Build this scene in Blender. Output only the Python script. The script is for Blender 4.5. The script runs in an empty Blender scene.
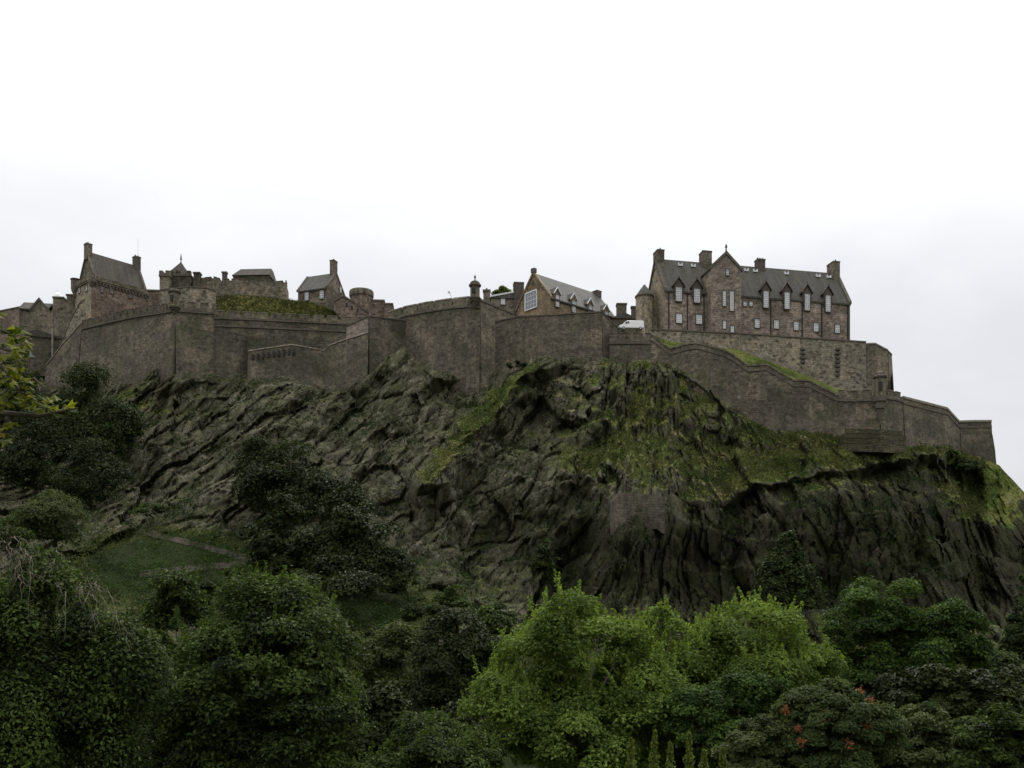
import bpy, math, random
import numpy as np
from mathutils import Vector, Matrix

# ------------------------------------------------------------------ camera
ZC = 14.0          # eye height: the street terrace, garden valley floor at about 0
F = 1000.0         # focal length in picture widths/1024
HOR = 640.0        # picture row of the horizon
scene = bpy.context.scene
col = scene.collection
cd = bpy.data.cameras.new('camera')
cd.sensor_width = 36.0
cd.lens = 36.0 * F / 1024.0
cd.shift_y = (HOR - 384.0) / 1024.0
cd.clip_start = 0.1
cd.clip_end = 20000
cam = bpy.data.objects.new('camera', cd)
cam.location = (0, 0, ZC)
cam.rotation_euler = (math.radians(90), 0, 0)
col.objects.link(cam)
scene.camera = cam
scene.render.resolution_x = 1024
scene.render.resolution_y = 768
scene.view_settings.view_transform = 'Standard'
scene.view_settings.look = 'None'
scene.view_settings.exposure = 0.72
scene.view_settings.gamma = 1.0
scene.view_settings.use_curve_mapping = False
scene.cycles.max_bounces = 5
scene.cycles.transparent_max_bounces = 4

# ------------------------------------------------------------------ light
SUN_EL, SUN_AZ = math.radians(48), math.radians(14)     # behind the castle, a little to the right
world = bpy.data.worlds.new("World")
scene.world = world
world.use_nodes = True
wn, wl = world.node_tree.nodes, world.node_tree.links
wn.clear()
def wnode(t, **kw):
    n = wn.new(t)
    for k, v in kw.items(): setattr(n, k, v)
    return n
sky = wnode('ShaderNodeTexSky', sky_type='NISHITA')
sky.sun_disc = False
sky.sun_elevation = SUN_EL
sky.sun_rotation = SUN_AZ
geo = wnode('ShaderNodeTexCoord')
sep = wnode('ShaderNodeSeparateXYZ'); wl.new(geo.outputs['Generated'], sep.inputs[0])
mp = wnode('ShaderNodeMapping'); mp.inputs['Scale'].default_value = (1.0, 1.0, 2.6)
mp.inputs['Location'].default_value = (0.62, 0.5, 0.4)
wl.new(geo.outputs['Generated'], mp.inputs[0])
n1 = wnode('ShaderNodeTexNoise'); n1.inputs['Scale'].default_value = 2.2; n1.inputs['Detail'].default_value = 7
n1.inputs['Roughness'].default_value = 0.52; n1.inputs['Distortion'].default_value = 0.3
wl.new(mp.outputs[0], n1.inputs['Vector'])
# cloud thickness: noise plus height in the sky
m1 = wnode('ShaderNodeMapRange'); m1.inputs['From Min'].default_value = 0.15; m1.inputs['From Max'].default_value = 0.55
m1.inputs['To Min'].default_value = -0.14; m1.inputs['To Max'].default_value = 0.17
wl.new(sep.outputs['Z'], m1.inputs['Value'])
ad = wnode('ShaderNodeMath', operation='ADD'); wl.new(n1.outputs['Fac'], ad.inputs[0]); wl.new(m1.outputs[0], ad.inputs[1])
rp = wnode('ShaderNodeValToRGB')
rp.color_ramp.elements[0].position = 0.30; rp.color_ramp.elements[0].color = (0.55, 0.556, 0.575, 1)
rp.color_ramp.elements[1].position = 0.80; rp.color_ramp.elements[1].color = (0.86, 0.86, 0.87, 1)
e = rp.color_ramp.elements.new(0.56); e.color = (0.66, 0.664, 0.676, 1)
wl.new(ad.outputs[0], rp.inputs[0])
# the overcast is brighter towards the hidden sun (behind the castle) than behind the viewer
m2 = wnode('ShaderNodeMapRange'); m2.inputs['From Min'].default_value = -0.75; m2.inputs['From Max'].default_value = 0.45
m2.inputs['To Min'].default_value = 0.72; m2.inputs['To Max'].default_value = 0.79
wl.new(sep.outputs['Y'], m2.inputs['Value'])
mul = wnode('ShaderNodeMixRGB', blend_type='MULTIPLY'); mul.inputs[0].default_value = 1.0
# and, as under any thick overcast, brighter overhead than near the horizon
zc_ = wnode('ShaderNodeMath', operation='MAXIMUM'); wl.new(sep.outputs['Z'], zc_.inputs[0]); zc_.inputs[1].default_value = 0.0
zp_ = wnode('ShaderNodeMath', operation='POWER'); wl.new(zc_.outputs[0], zp_.inputs[0]); zp_.inputs[1].default_value = 2.6
za_ = wnode('ShaderNodeMath', operation='MULTIPLY_ADD'); wl.new(zp_.outputs[0], za_.inputs[0]); za_.inputs[1].default_value = 1.9; wl.new(m2.outputs[0], za_.inputs[2])
wl.new(rp.outputs[0], mul.inputs[1]); wl.new(za_.outputs[0], mul.inputs[2])
sc10 = wnode('ShaderNodeMixRGB', blend_type='MULTIPLY'); sc10.inputs[0].default_value = 1.0
sc10.inputs[2].default_value = (10.0, 10.0, 10.0, 1)
wl.new(mul.outputs[0], sc10.inputs[1])
mx = wnode('ShaderNodeMixRGB'); mx.inputs[0].default_value = 0.95
wl.new(sky.outputs[0], mx.inputs[1]); wl.new(sc10.outputs[0], mx.inputs[2])
bg = wnode('ShaderNodeBackground'); bg.inputs['Strength'].default_value = 0.1
wl.new(mx.outputs[0], bg.inputs[0])
wo = wnode('ShaderNodeOutputWorld'); wl.new(bg.outputs[0], wo.inputs[0])

sd = bpy.data.lights.new('sun', 'SUN'); sd.energy = 1.5; sd.angle = math.radians(14); sd.color = (1.0, 0.96, 0.9)
sun = bpy.data.objects.new('sun', sd); col.objects.link(sun)
sdir = Vector((math.sin(SUN_AZ) * math.cos(SUN_EL), math.cos(SUN_AZ) * math.cos(SUN_EL), math.sin(SUN_EL)))
sun.rotation_euler = sdir.to_track_quat('Z', 'Y').to_euler()
sun.location = (0, 0, 200)

# ------------------------------------------------------------------ helpers
rng = np.random.default_rng(7)
random.seed(7)
def P(px, py, Y):
    return Vector(((px - 512.0) / F * Y, Y, ZC + (HOR - py) / F * Y))
def tag(o, label=None, cat=None, group=None, kind=None):
    if label: o['label'] = label
    if cat: o['category'] = cat
    if group: o['group'] = group
    if kind: o['kind'] = kind
    return o
def empty(name, loc, rz=0.0):
    o = bpy.data.objects.new(name, None); col.objects.link(o)
    o.location = loc; o.rotation_euler = (0, 0, rz); o.empty_display_size = 1
    return o
def npmesh(name, verts, quads, mat, parent=None, smooth=False, loc=None, fattr=None, pattr=None):
    verts = np.asarray(verts, dtype=np.float32); quads = np.asarray(quads, dtype=np.int32)
    me = bpy.data.meshes.new(name)
    nf, k = quads.shape
    me.vertices.add(len(verts)); me.vertices.foreach_set('co', verts.ravel())
    me.loops.add(nf * k); me.loops.foreach_set('vertex_index', quads.ravel())
    me.polygons.add(nf)
    me.polygons.foreach_set('loop_start', np.arange(0, nf * k, k, dtype=np.int32))
    me.polygons.foreach_set('use_smooth', np.full(nf, smooth))
    me.update(calc_edges=True)
    for dom, d in (('FACE', fattr), ('POINT', pattr)):
        if d:
            for an, av in d.items():
                a = me.attributes.new(an, 'FLOAT', dom); a.data.foreach_set('value', np.asarray(av, dtype=np.float32))
    me.materials.append(mat)
    o = bpy.data.objects.new(name, me); col.objects.link(o)
    if parent: o.parent = parent
    if loc is not None: o.location = loc
    return o
class MB:
    """collects boxes, prisms and tubes; build() links them as one mesh object"""
    def __init__(s): s.v = []; s.f = []
    def add(s, vs, fs):
        b = len(s.v); s.v += [tuple(v) for v in vs]; s.f += [tuple(b + i for i in f) for f in fs]; return s
    def box(s, x0, x1, y0, y1, z0, z1):
        return s.add([(x0,y0,z0),(x1,y0,z0),(x1,y1,z0),(x0,y1,z0),(x0,y0,z1),(x1,y0,z1),(x1,y1,z1),(x0,y1,z1)],
                     [(0,3,2,1),(4,5,6,7),(0,1,5,4),(1,2,6,5),(2,3,7,6),(3,0,4,7)])
    def prism(s, poly, off):
        """poly: list of 3D points (front, counter-clockwise seen from the front); off: vector to the back"""
        n = len(poly); off = Vector(off)
        vs = [Vector(p) for p in poly] + [Vector(p) + off for p in poly]
        fs = [tuple(range(n)), tuple(range(2*n-1, n-1, -1))]
        for i in range(n):
            j = (i + 1) % n; fs.append((j, i, n+i, n+j))
        return s.add(vs, fs)
    def rings(s, rings, closed_ends=True):
        n = len(rings[0]); vs = [p for r in rings for p in r]; fs = []
        for k in range(len(rings)-1):
            for i in range(n):
                j = (i+1) % n; fs.append((k*n+i, k*n+j, (k+1)*n+j, (k+1)*n+i))
        if closed_ends:
            fs.append(tuple(range(n-1, -1, -1))); fs.append(tuple((len(rings)-1)*n+i for i in range(n)))
        return s.add(vs, fs)
    def lathe(s, prof, n=16, c=(0,0), a0=0.0):
        return s.rings([[(c[0]+r*math.cos(a0+2*math.pi*i/n), c[1]+r*math.sin(a0+2*math.pi*i/n), z) for i in range(n)] for r, z in prof])
    def tube(s, pts, rad, n=6):
        rings = []
        for i, p in enumerate(pts):
            p = Vector(p); a = Vector(pts[max(i-1,0)]); b = Vector(pts[min(i+1,len(pts)-1)])
            t = (b-a).normalized(); u = t.cross(Vector((0.31,0.2,0.93)) if abs(t.z) < .9 else Vector((1,0,0))).normalized(); w = t.cross(u)
            rings.append([tuple(p + (u*math.cos(2*math.pi*k/n) + w*math.sin(2*math.pi*k/n))*rad[i]) for k in range(n)])
        return s.rings(rings)
    def build(s, name, mat, parent=None, smooth=False):
        me = bpy.data.meshes.new(name); me.from_pydata(s.v, [], s.f); me.materials.append(mat)
        if smooth: me.polygons.foreach_set('use_smooth', [True]*len(me.polygons))
        me.update()
        o = bpy.data.objects.new(name, me); col.objects.link(o)
        if parent: o.parent = parent
        return o

# numpy noise
def _h(ix, iy, iz, seed):
    n = (ix.astype(np.int64)*374761393 + iy.astype(np.int64)*668265263 + iz.astype(np.int64)*2147483647 + seed*974711) & 0xffffffff
    n = ((n ^ (n >> 13)) * 1274126177) & 0xffffffff
    n = ((n ^ (n >> 16)) * 2246822519) & 0xffffffff
    return ((n ^ (n >> 15)) & 0xffffff) / 16777215.0
def vnoise(x, y, z, seed=0):
    ix, iy, iz = np.floor(x), np.floor(y), np.floor(z)
    fx, fy, fz = x-ix, y-iy, z-iz
    fx, fy, fz = [f*f*(3-2*f) for f in (fx, fy, fz)]
    r = 0
    for dx in (0,1):
        for dy in (0,1):
            for dz in (0,1):
                w = (fx if dx else 1-fx)*(fy if dy else 1-fy)*(fz if dz else 1-fz)
                r = r + w*_h(ix+dx, iy+dy, iz+dz, seed)
    return r
def fbm(x, y, z, oct=4, seed=0, gain=0.5, ridged=False):
    s = 0; a = 1.0; t = 0
    for i in range(oct):
        n = vnoise(x, y, z, seed+i*17)
        if ridged: n = 1 - np.abs(2*n-1)
        s = s + a*n; t += a; a *= gain; x, y, z = x*2.03+3.1, y*2.03+1.7, z*2.03+5.3
    return s/t

def facets(x, y, z, seed=0, tilt=1.0):
    """broken-rock noise: every cell of a jittered lattice is a tilted facet of its own height"""
    ix, iy, iz = np.floor(x), np.floor(y), np.floor(z)
    best = np.full(np.shape(x), 1e9); second = best.copy(); val = np.zeros(np.shape(x))
    for dx in (-1,0,1):
        for dy in (-1,0,1):
            for dz in (-1,0,1):
                jx, jy, jz = ix+dx, iy+dy, iz+dz
                cx = jx+_h(jx,jy,jz,seed+1); cy = jy+_h(jx,jy,jz,seed+2); cz = jz+_h(jx,jy,jz,seed+3)
                ex, ey, ez = x-cx, y-cy, z-cz; d = ex*ex+ey*ey+ez*ez
                v = _h(jx,jy,jz,seed+4) + tilt*((_h(jx,jy,jz,seed+5)-.5)*ex + (_h(jx,jy,jz,seed+6)-.3)*ez)
                m = d < best; second = np.where(m, best, np.minimum(second, d)); val = np.where(m, v, val); best = np.where(m, d, best)
    crack = np.clip((np.sqrt(second)-np.sqrt(best))*5, 0, 1)
    return val - .25*(1-crack)

# ------------------------------------------------------------------ materials
def newmat(name):
    m = bpy.data.materials.new(name); m.use_nodes = True; nt = m.node_tree; nt.nodes.clear()
    out = nt.nodes.new('ShaderNodeOutputMaterial'); b = nt.nodes.new('ShaderNodeBsdfPrincipled')
    nt.links.new(b.outputs[0], out.inputs[0]); b.inputs['Roughness'].default_value = .85
    b.inputs['Specular IOR Level'].default_value = 0.12
    return m, nt, b, out
def N(nt, t, ins=None, **kw):
    n = nt.nodes.new(t)
    for k, v in kw.items(): setattr(n, k, v)
    for k, v in (ins or {}).items():
        if hasattr(v, 'is_output') or isinstance(v, bpy.types.NodeSocket): nt.links.new(v, n.inputs[k])
        else: n.inputs[k].default_value = v
    return n
def c4(c): return (c[0], c[1], c[2], 1)
def noise(nt, vec, scale, detail=4, rough=.55, dist=0.0):
    return N(nt, 'ShaderNodeTexNoise', {'Vector': vec, 'Scale': scale, 'Detail': detail, 'Roughness': rough, 'Distortion': dist}).outputs['Fac']
def ramp(nt, fac, stops):
    r = N(nt, 'ShaderNodeValToRGB', {'Fac': fac}); el = r.color_ramp.elements
    while len(el) < len(stops): el.new(0.5)
    for e, (p, c) in zip(el, stops): e.position = p; e.color = c4(c) if len(c) == 3 else c
    return r.outputs[0]
def mixc(nt, fac, a, b, mode='MIX'):
    n = N(nt, 'ShaderNodeMixRGB', blend_type=mode)
    for k, v in ((0, fac), (1, a), (2, b)):
        if isinstance(v, bpy.types.NodeSocket): nt.links.new(v, n.inputs[k])
        elif k == 0: n.inputs[0].default_value = v
        else: n.inputs[k].default_value = c4(v)
    return n.outputs[0]
def scaled(nt, vec, s):
    return N(nt, 'ShaderNodeVectorMath', {0: vec, 1: s}, operation='MULTIPLY').outputs[0]

def masonry(name, c1, c2, mortar, bw=1.0, bh=0.42, blotch=(0.05,0.05,0.035), blotch_amt=.5, dark=0.5, moss=None, streak=.45, speck=.35):
    m, nt, b, out = newmat(name)
    g = N(nt, 'ShaderNodeNewGeometry'); pos = g.outputs['Position']
    t = N(nt, 'ShaderNodeVectorMath', {0: g.outputs['True Normal'], 1: (0,0,1)}, operation='CROSS_PRODUCT').outputs[0]
    t = N(nt, 'ShaderNodeVectorMath', {0: t}, operation='NORMALIZE').outputs[0]
    u = N(nt, 'ShaderNodeVectorMath', {0: pos, 1: t}, operation='DOT_PRODUCT').outputs['Value']
    sp = N(nt, 'ShaderNodeSeparateXYZ', {0: pos})
    wob = noise(nt, pos, 0.9, 2)
    z2 = N(nt, 'ShaderNodeMath', {0: wob, 1: 0.35, 2: sp.outputs['Z']}, operation='MULTIPLY_ADD').outputs[0]
    uv = N(nt, 'ShaderNodeCombineXYZ', {0: u, 1: z2}).outputs[0]
    br = N(nt, 'ShaderNodeTexBrick', {'Vector': uv, 'Color1': c4(c1), 'Color2': c4(c2), 'Mortar': c4(mortar), 'Scale': 1.0,
           'Mortar Size': .08, 'Mortar Smooth': .3, 'Bias': 0.0, 'Brick Width': bw, 'Row Height': bh})
    br.offset = .5; br.squash = 1.3; br.squash_frequency = 3
    # individual dark or pale stones
    vo = N(nt, 'ShaderNodeTexVoronoi', {'Vector': scaled(nt, uv, (1/bw, 1/(bh*1.15), 1)), 'Scale': 1.0})
    sepc = N(nt, 'ShaderNodeSeparateColor', {0: vo.outputs['Color']})
    k1 = ramp(nt, sepc.outputs[0], [(0, (1,1,1)), (.16, (1,1,1)), (.24, (0,0,0)), (1, (0,0,0))])
    k2 = ramp(nt, sepc.outputs[1], [(0, (1,1,1)), (.12, (1,1,1)), (.2, (0,0,0)), (1, (0,0,0))])
    cc = br.outputs['Color']
    f1 = N(nt, 'ShaderNodeMath', {0: k1, 1: speck*1.3}, operation='MULTIPLY').outputs[0]
    cc = mixc(nt, f1, cc, tuple(x*.25 for x in c1))
    f2 = N(nt, 'ShaderNodeMath', {0: k2, 1: speck*.9}, operation='MULTIPLY').outputs[0]
    cc = mixc(nt, f2, cc, tuple(min(.6, x*1.7) for x in c2))
    pv = N(nt, 'ShaderNodeTexVoronoi', {'Vector': scaled(nt, uv, (.16, .30, 1)), 'Scale': 1.0, 'Randomness': 1.0})
    pc = N(nt, 'ShaderNodeSeparateColor', {0: pv.outputs['Color']})
    cc = mixc(nt, .85, cc, ramp(nt, pc.outputs[0], [(0, (.66,.65,.64)), (.5, (1,1,1)), (1, (1.32,1.28,1.2))]), 'MULTIPLY')   # rebuilt patches
    # soot and weather staining: broad blotches and runs down the wall
    bl = noise(nt, pos, .11, 6, .62, .6)
    fb = ramp(nt, bl, [(.40, (0,0,0)), (.66, (blotch_amt,)*3)])
    cc = mixc(nt, fb, cc, blotch)
    sv = N(nt, 'ShaderNodeCombineXYZ', {0: N(nt, 'ShaderNodeMath', {0: u, 1: .75}, operation='MULTIPLY').outputs[0],
                                       1: N(nt, 'ShaderNodeMath', {0: sp.outputs['Z'], 1: .07}, operation='MULTIPLY').outputs[0]}).outputs[0]
    st = noise(nt, sv, 1.0, 5, .65)
    fs = ramp(nt, st, [(.46, (0,0,0)), (.72, (streak,)*3)])
    cc = mixc(nt, fs, cc, tuple(x*.32 for x in c1))
    st2 = noise(nt, scaled(nt, sv, (1.4, 1.0, 1)), 1.3, 5, .65)
    cc = mixc(nt, ramp(nt, st2, [(.56, (0,0,0)), (.8, (.45,)*3)]), cc, tuple(min(.7, x*1.5) for x in c2))
    if moss:
        mo = noise(nt, pos, .16, 6, .66, .4)
        cc = mixc(nt, ramp(nt, mo, [(.5, (0,0,0)), (.68, (moss[3],)*3)]), cc, moss[:3])
    fine = noise(nt, pos, 1.3, 6, .8)
    cc = mixc(nt, .9, cc, ramp(nt, fine, [(.32, (.35,.35,.35)), (.68, (1.6,1.58,1.55))]), 'MULTIPLY')
    nt.links.new(cc, b.inputs['Base Color'])
    bp = N(nt, 'ShaderNodeBump', {'Height': N(nt, 'ShaderNodeMath', {0: fine, 1: br.outputs['Fac']}, operation='SUBTRACT').outputs[0], 'Strength': .6, 'Distance': .12})
    nt.links.new(bp.outputs[0], b.inputs['Normal'])
    return m
def plain(name, c, rough=.8, var=.3, scale=1.5, metallic=0, spec=.12, c2=None):
    m, nt, b, out = newmat(name)
    g = N(nt, 'ShaderNodeNewGeometry')
    f = noise(nt, g.outputs['Position'], scale, 5, .65)
    cc = ramp(nt, f, [(.3, tuple(x*(1-var) for x in c)), (.7, tuple(min(1, x*(1+var)) for x in (c2 or c)))])
    nt.links.new(cc, b.inputs['Base Color']); b.inputs['Roughness'].default_value = rough
    b.inputs['Metallic'].default_value = metallic; b.inputs['Specular IOR Level'].default_value = spec
    return m
def slate(name, c, moss):
    m, nt, b, out = newmat(name)
    g = N(nt, 'ShaderNodeNewGeometry'); pos = g.outputs['Position']
    t = N(nt, 'ShaderNodeVectorMath', {0: g.outputs['True Normal'], 1: (0,0,1)}, operation='CROSS_PRODUCT').outputs[0]
    t = N(nt, 'ShaderNodeVectorMath', {0: t}, operation='NORMALIZE').outputs[0]
    u = N(nt, 'ShaderNodeVectorMath', {0: pos, 1: t}, operation='DOT_PRODUCT').outputs['Value']
    sp = N(nt, 'ShaderNodeSeparateXYZ', {0: pos})
    uv = N(nt, 'ShaderNodeCombineXYZ', {0: u, 1: sp.outputs['Z']}).outputs[0]
    br = N(nt, 'ShaderNodeTexBrick', {'Vector': uv, 'Color1': c4([x*.75 for x in c]), 'Color2': c4([x*1.3 for x in c]), 'Mortar': c4([x*.4 for x in c]), 'Scale': 1.0,
           'Mortar Size': .04, 'Brick Width': .45, 'Row Height': .33})
    f = noise(nt, pos, .5, 6, .7)
    cc = mixc(nt, ramp(nt, f, [(.42, (0,0,0)), (.7, (.75,)*3)]), br.outputs[0], moss)
    sv = N(nt, 'ShaderNodeCombineXYZ', {0: u, 1: N(nt, 'ShaderNodeMath', {0: sp.outputs['Z'], 1: .1}, operation='MULTIPLY').outputs[0]}).outputs[0]
    st = noise(nt, sv, 1.2, 4, .6)
    cc = mixc(nt, ramp(nt, st, [(.45, (0,0,0)), (.75, (.5,)*3)]), cc, [x*1.6 for x in c])
    nt.links.new(cc, b.inputs['Base Color']); b.inputs['Roughness'].default_value = .75
    return m
M = {}
M['hospital'] = masonry('pinkish_rubble_stone', (.29,.235,.195), (.225,.185,.155), (.20,.17,.145), .9, .45, (.11,.095,.08), .35, moss=None, streak=.35, speck=.42)
M['hospital_lit_side'] = masonry('sandy_lit_rubble_stone', (.32,.28,.21), (.26,.225,.165), (.24,.21,.16), .9, .45, (.14,.12,.09), .35, streak=.3, speck=.4)  # lighter tan copy: light on the left-facing walls is put into the colour
M['tan'] = masonry('tan_sandstone', (.235,.185,.12), (.195,.15,.095), (.2,.16,.11), .9, .4, (.14,.11,.075), .3, streak=.3, speck=.15)
M['reddish'] = masonry('reddish_rubble', (.23,.175,.135), (.175,.14,.11), (.17,.135,.11), .8, .4, (.09,.075,.06), .5, streak=.35, speck=.4)
M['brown'] = masonry('brown_castle_stone', (.21,.178,.137), (.15,.128,.10), (.17,.15,.115), .9, .42, (.065,.06,.045), .6, moss=(.06,.062,.03,.35), streak=.5, speck=.4)
M['wall'] = masonry('weathered_curtain_stone', (.19,.162,.125), (.125,.107,.083), (.125,.105,.082), 1.0, .45, (.05,.047,.036), .7, moss=(.05,.056,.026,.6), streak=.6, speck=.4)
M['wall_dark'] = masonry('damp_curtain_stone', (.125,.108,.083), (.085,.075,.058), (.10,.085,.068), 1.0, .45, (.042,.042,.03), .8, moss=(.045,.052,.024,.7), streak=.6, speck=.35)
M['wall_pale'] = masonry('pale_rubble_stone', (.25,.22,.17), (.18,.16,.125), (.18,.16,.125), .9, .45, (.10,.09,.07), .4, streak=.3, speck=.6)
M['wall_pink'] = masonry('pale_pinkish_stone', (.34,.29,.245), (.29,.25,.21), (.25,.21,.18), .9, .4, (.18,.15,.12), .3, streak=.3, speck=.2)
M['mossy'] = masonry('mossy_stone', (.10,.088,.06), (.07,.065,.042), (.05,.045,.03), 1.0, .45, (.05,.055,.02), .7, streak=.5, speck=.3)
M['trim'] = plain('dark_stone_trim', (.10,.085,.068), .9, .35, .8)
M['coping'] = plain('pale_coping_stone', (.19,.165,.135), .9, .35, .7)
M['quoin'] = plain('sooty_dressed_stone', (.085,.072,.06), .9, .3, 1.2)
M['slate'] = slate('brown_green_slate', (.068,.065,.058), (.062,.062,.036))
M['slate_grey'] = slate('grey_slate', (.082,.08,.074), (.076,.074,.052))
M['slate_dark'] = slate('dark_stone_tile', (.062,.052,.045), (.05,.047,.03))
M['white'] = plain('white_paint', (.8,.8,.79), .5, .05)
M['lead'] = plain('dull_white_metal', (.6,.6,.62), .45, .12)
M['iron'] = plain('dark_iron', (.03,.03,.03), .5, .2)
M['rubber'] = plain('black_rubber', (.02,.02,.02), .8, .1)
def glassm(name, c, rough):
    m, nt, b, out = newmat(name)
    oi = N(nt, 'ShaderNodeObjectInfo').outputs['Random']
    nt.links.new(ramp(nt, oi, [(0, [x*.3 for x in c]), (1, [min(1, x*1.15) for x in c])]), b.inputs['Base Color']); b.inputs['Roughness'].default_value = rough
    b.inputs['Specular IOR Level'].default_value = 1.0; b.inputs['IOR'].default_value = 1.7
    return m
M['glass'] = glassm('sky_pale_window_glass', (.30,.31,.335), .15)  # pale base colour stands in for sky mirrored in the panes
M['glass_blue'] = glassm('bluish_window_glass', (.06,.09,.16), .1)
M['glass_dark'] = glassm('dark_window_glass', (.012,.013,.015), .35)
M['bark'] = plain('bark', (.055,.045,.033), .95, .4, 3)
M['twig'] = plain('grey_twigs', (.11,.095,.07), .95, .4, 6)
M['bark_pale'] = plain('pale_bark', (.14,.125,.10), .95, .3, 4)

def leafmat(name, dark, light, tip=None, transl=.35):
    m, nt, b, out = newmat(name)
    a = N(nt, 'ShaderNodeAttribute', attribute_name='rnd').outputs['Fac']
    stops = [(.2, dark), (.55, [(a+b)*.42 for a,b in zip(dark, light)]), (.9, light)]
    if tip: stops = [(.1, dark), (.7, light), (.97, light), (1.0, tip)]
    cc = ramp(nt, a, stops)
    nt.links.new(cc, b.inputs['Base Color']); b.inputs['Roughness'].default_value = .6
    b.inputs['Specular IOR Level'].default_value = .1
    tr = N(nt, 'ShaderNodeBsdfTranslucent')
    tc = mixc(nt, 1.0, cc, (1.25, 1.3, .7), 'MULTIPLY'); nt.links.new(tc, tr.inputs[0])
    mxs = N(nt, 'ShaderNodeMixShader', {0: transl, 1: b.outputs[0], 2: tr.outputs[0]})
    nt.links.new(mxs.outputs[0], out.inputs[0])
    return m
L = {}
L['bright'] = leafmat('fresh_green_leaves', (.038,.065,.011), (.18,.25,.05), transl=.45)
L['bright2'] = leafmat('yellow_green_leaves', (.06,.085,.014), (.15,.18,.035), transl=.45)
L['mid'] = leafmat('mid_green_leaves', (.006,.012,.003), (.08,.12,.024), transl=.35)
L['midgrey'] = leafmat('grey_green_leaves', (.024,.038,.011), (.09,.11,.036))
L['dark'] = leafmat('dark_green_leaves', (.010,.019,.004), (.040,.060,.012), transl=.25)
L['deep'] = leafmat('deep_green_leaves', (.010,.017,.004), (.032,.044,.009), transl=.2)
L['round'] = leafmat('rich_green_leaves', (.014,.03,.006), (.075,.125,.02), transl=.35)
L['red'] = leafmat('leaves_with_red_berries', (0.0252,0.0396,0.013), (0.0576,0.0792,0.023), (0.216,0.054,0.0216))
L['redclump'] = leafmat('rusty_red_leaves', (.16,.055,.03), (.36,.12,.06))
L['near'] = leafmat('yellow_green_maple_leaves', (.03,.045,.006), (.13,.14,.016), (.15,.04,.016), transl=.45)
L['grass'] = leafmat('rough_grass', (.035,.045,.013), (.13,.135,.045), transl=.3)
L['weeds'] = leafmat('lawn_weeds', (.010,.021,.005), (.046,.08,.016), transl=.3)
L['ivy'] = leafmat('cliff_shrubs', (0.0144,0.0252,0.0072), (0.0396,0.0612,0.0144), transl=.25)

# rock and turf of the hill
def rockmat():
    m, nt, b, out = newmat('basalt_crag_and_turf')
    g = N(nt, 'ShaderNodeNewGeometry'); pos = g.outputs['Position']
    rot = N(nt, 'ShaderNodeMapping', {'Vector': pos, 'Rotation': (0, math.radians(28), 0), 'Scale': (1.0, .6, .32)}).outputs[0]
    a = noise(nt, rot, .28, 8, .68, .7)
    c = ramp(nt, a, [(.32, (.024,.023,.019)), (.45, (.068,.064,.050)), (.57, (.135,.127,.10)), (.70, (.29,.275,.23))])
    rot2 = N(nt, 'ShaderNodeMapping', {'Vector': pos, 'Rotation': (0, math.radians(22), 0), 'Scale': (1.0, .7, .22)}).outputs[0]
    stq = noise(nt, rot2, 1.5, 7, .78, .5)
    c = mixc(nt, .95, c, ramp(nt, stq, [(.34, (.30,.29,.27)), (.5, (.85,.84,.80)), (.66, (2.1,2.05,1.85))]), 'MULTIPLY')
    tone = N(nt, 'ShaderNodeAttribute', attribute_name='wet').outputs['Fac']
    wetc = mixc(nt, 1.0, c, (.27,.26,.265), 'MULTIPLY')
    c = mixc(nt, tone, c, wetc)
    li = noise(nt, pos, .5, 8, .78, .4)                       # lichen
    lf = ramp(nt, li, [(.50, (0,0,0)), (.66, (.75,)*3)])
    lf = N(nt, 'ShaderNodeMath', {0: lf, 1: N(nt, 'ShaderNodeMath', {0: 1.15, 1: tone}, operation='SUBTRACT').outputs[0]}, operation='MULTIPLY', use_clamp=True).outputs[0]
    c = mixc(nt, lf, c, (.22,.22,.13))
    ms = noise(nt, pos, .22, 8, .76)
    c = mixc(nt, ramp(nt, ms, [(.40, (0,0,0)), (.62, (.72,)*3)]), c, (.058,.066,.024))
    ga = N(nt, 'ShaderNodeAttribute', attribute_name='grass').outputs['Fac']
    gn = noise(nt, pos, .8, 8, .75)
    gm = N(nt, 'ShaderNodeMath', {0: gn, 1: 1.5, 2: -.75}, operation='MULTIPLY_ADD').outputs[0]
    gm = N(nt, 'ShaderNodeMath', {0: ga, 1: gm}, operation='ADD').outputs[0]
    gfac = ramp(nt, gm, [(.42, (0,0,0)), (.62, (1,1,1))])
    hue = noise(nt, pos, .13, 7, .7)
    gc = ramp(nt, hue, [(.32, (.035,.055,.016)), (.45, (.085,.115,.026)), (.56, (.165,.175,.055)), (.66, (.25,.23,.13)), (.78, (.16,.115,.05))])
    gf = noise(nt, pos, 1.8, 6, .75)
    gc = mixc(nt, .9, gc, ramp(nt, gf, [(.36, (.25,.25,.25)), (.64, (1.7,1.7,1.55))]), 'MULTIPLY')
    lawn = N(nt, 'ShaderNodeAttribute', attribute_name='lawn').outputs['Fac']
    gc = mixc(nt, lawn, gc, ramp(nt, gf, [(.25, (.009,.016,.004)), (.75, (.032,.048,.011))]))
    c = mixc(nt, gfac, c, gc)
    nt.links.new(c, b.inputs['Base Color']); b.inputs['Roughness'].default_value = .95; b.inputs['Specular IOR Level'].default_value = .06
    hh = N(nt, 'ShaderNodeMath', {0: a, 1: noise(nt, pos, 1.6, 8, .75)}, operation='ADD').outputs[0]
    bp = N(nt, 'ShaderNodeBump', {'Height': hh, 'Strength': 1.0, 'Distance': 1.1})
    nt.links.new(bp.outputs[0], b.inputs['Normal'])
    return m
M['rock'] = rockmat()
M['turf'] = plain('short_grass', (.055,.06,.018), .95, .6, .7, c2=(.12,.11,.035))
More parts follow.
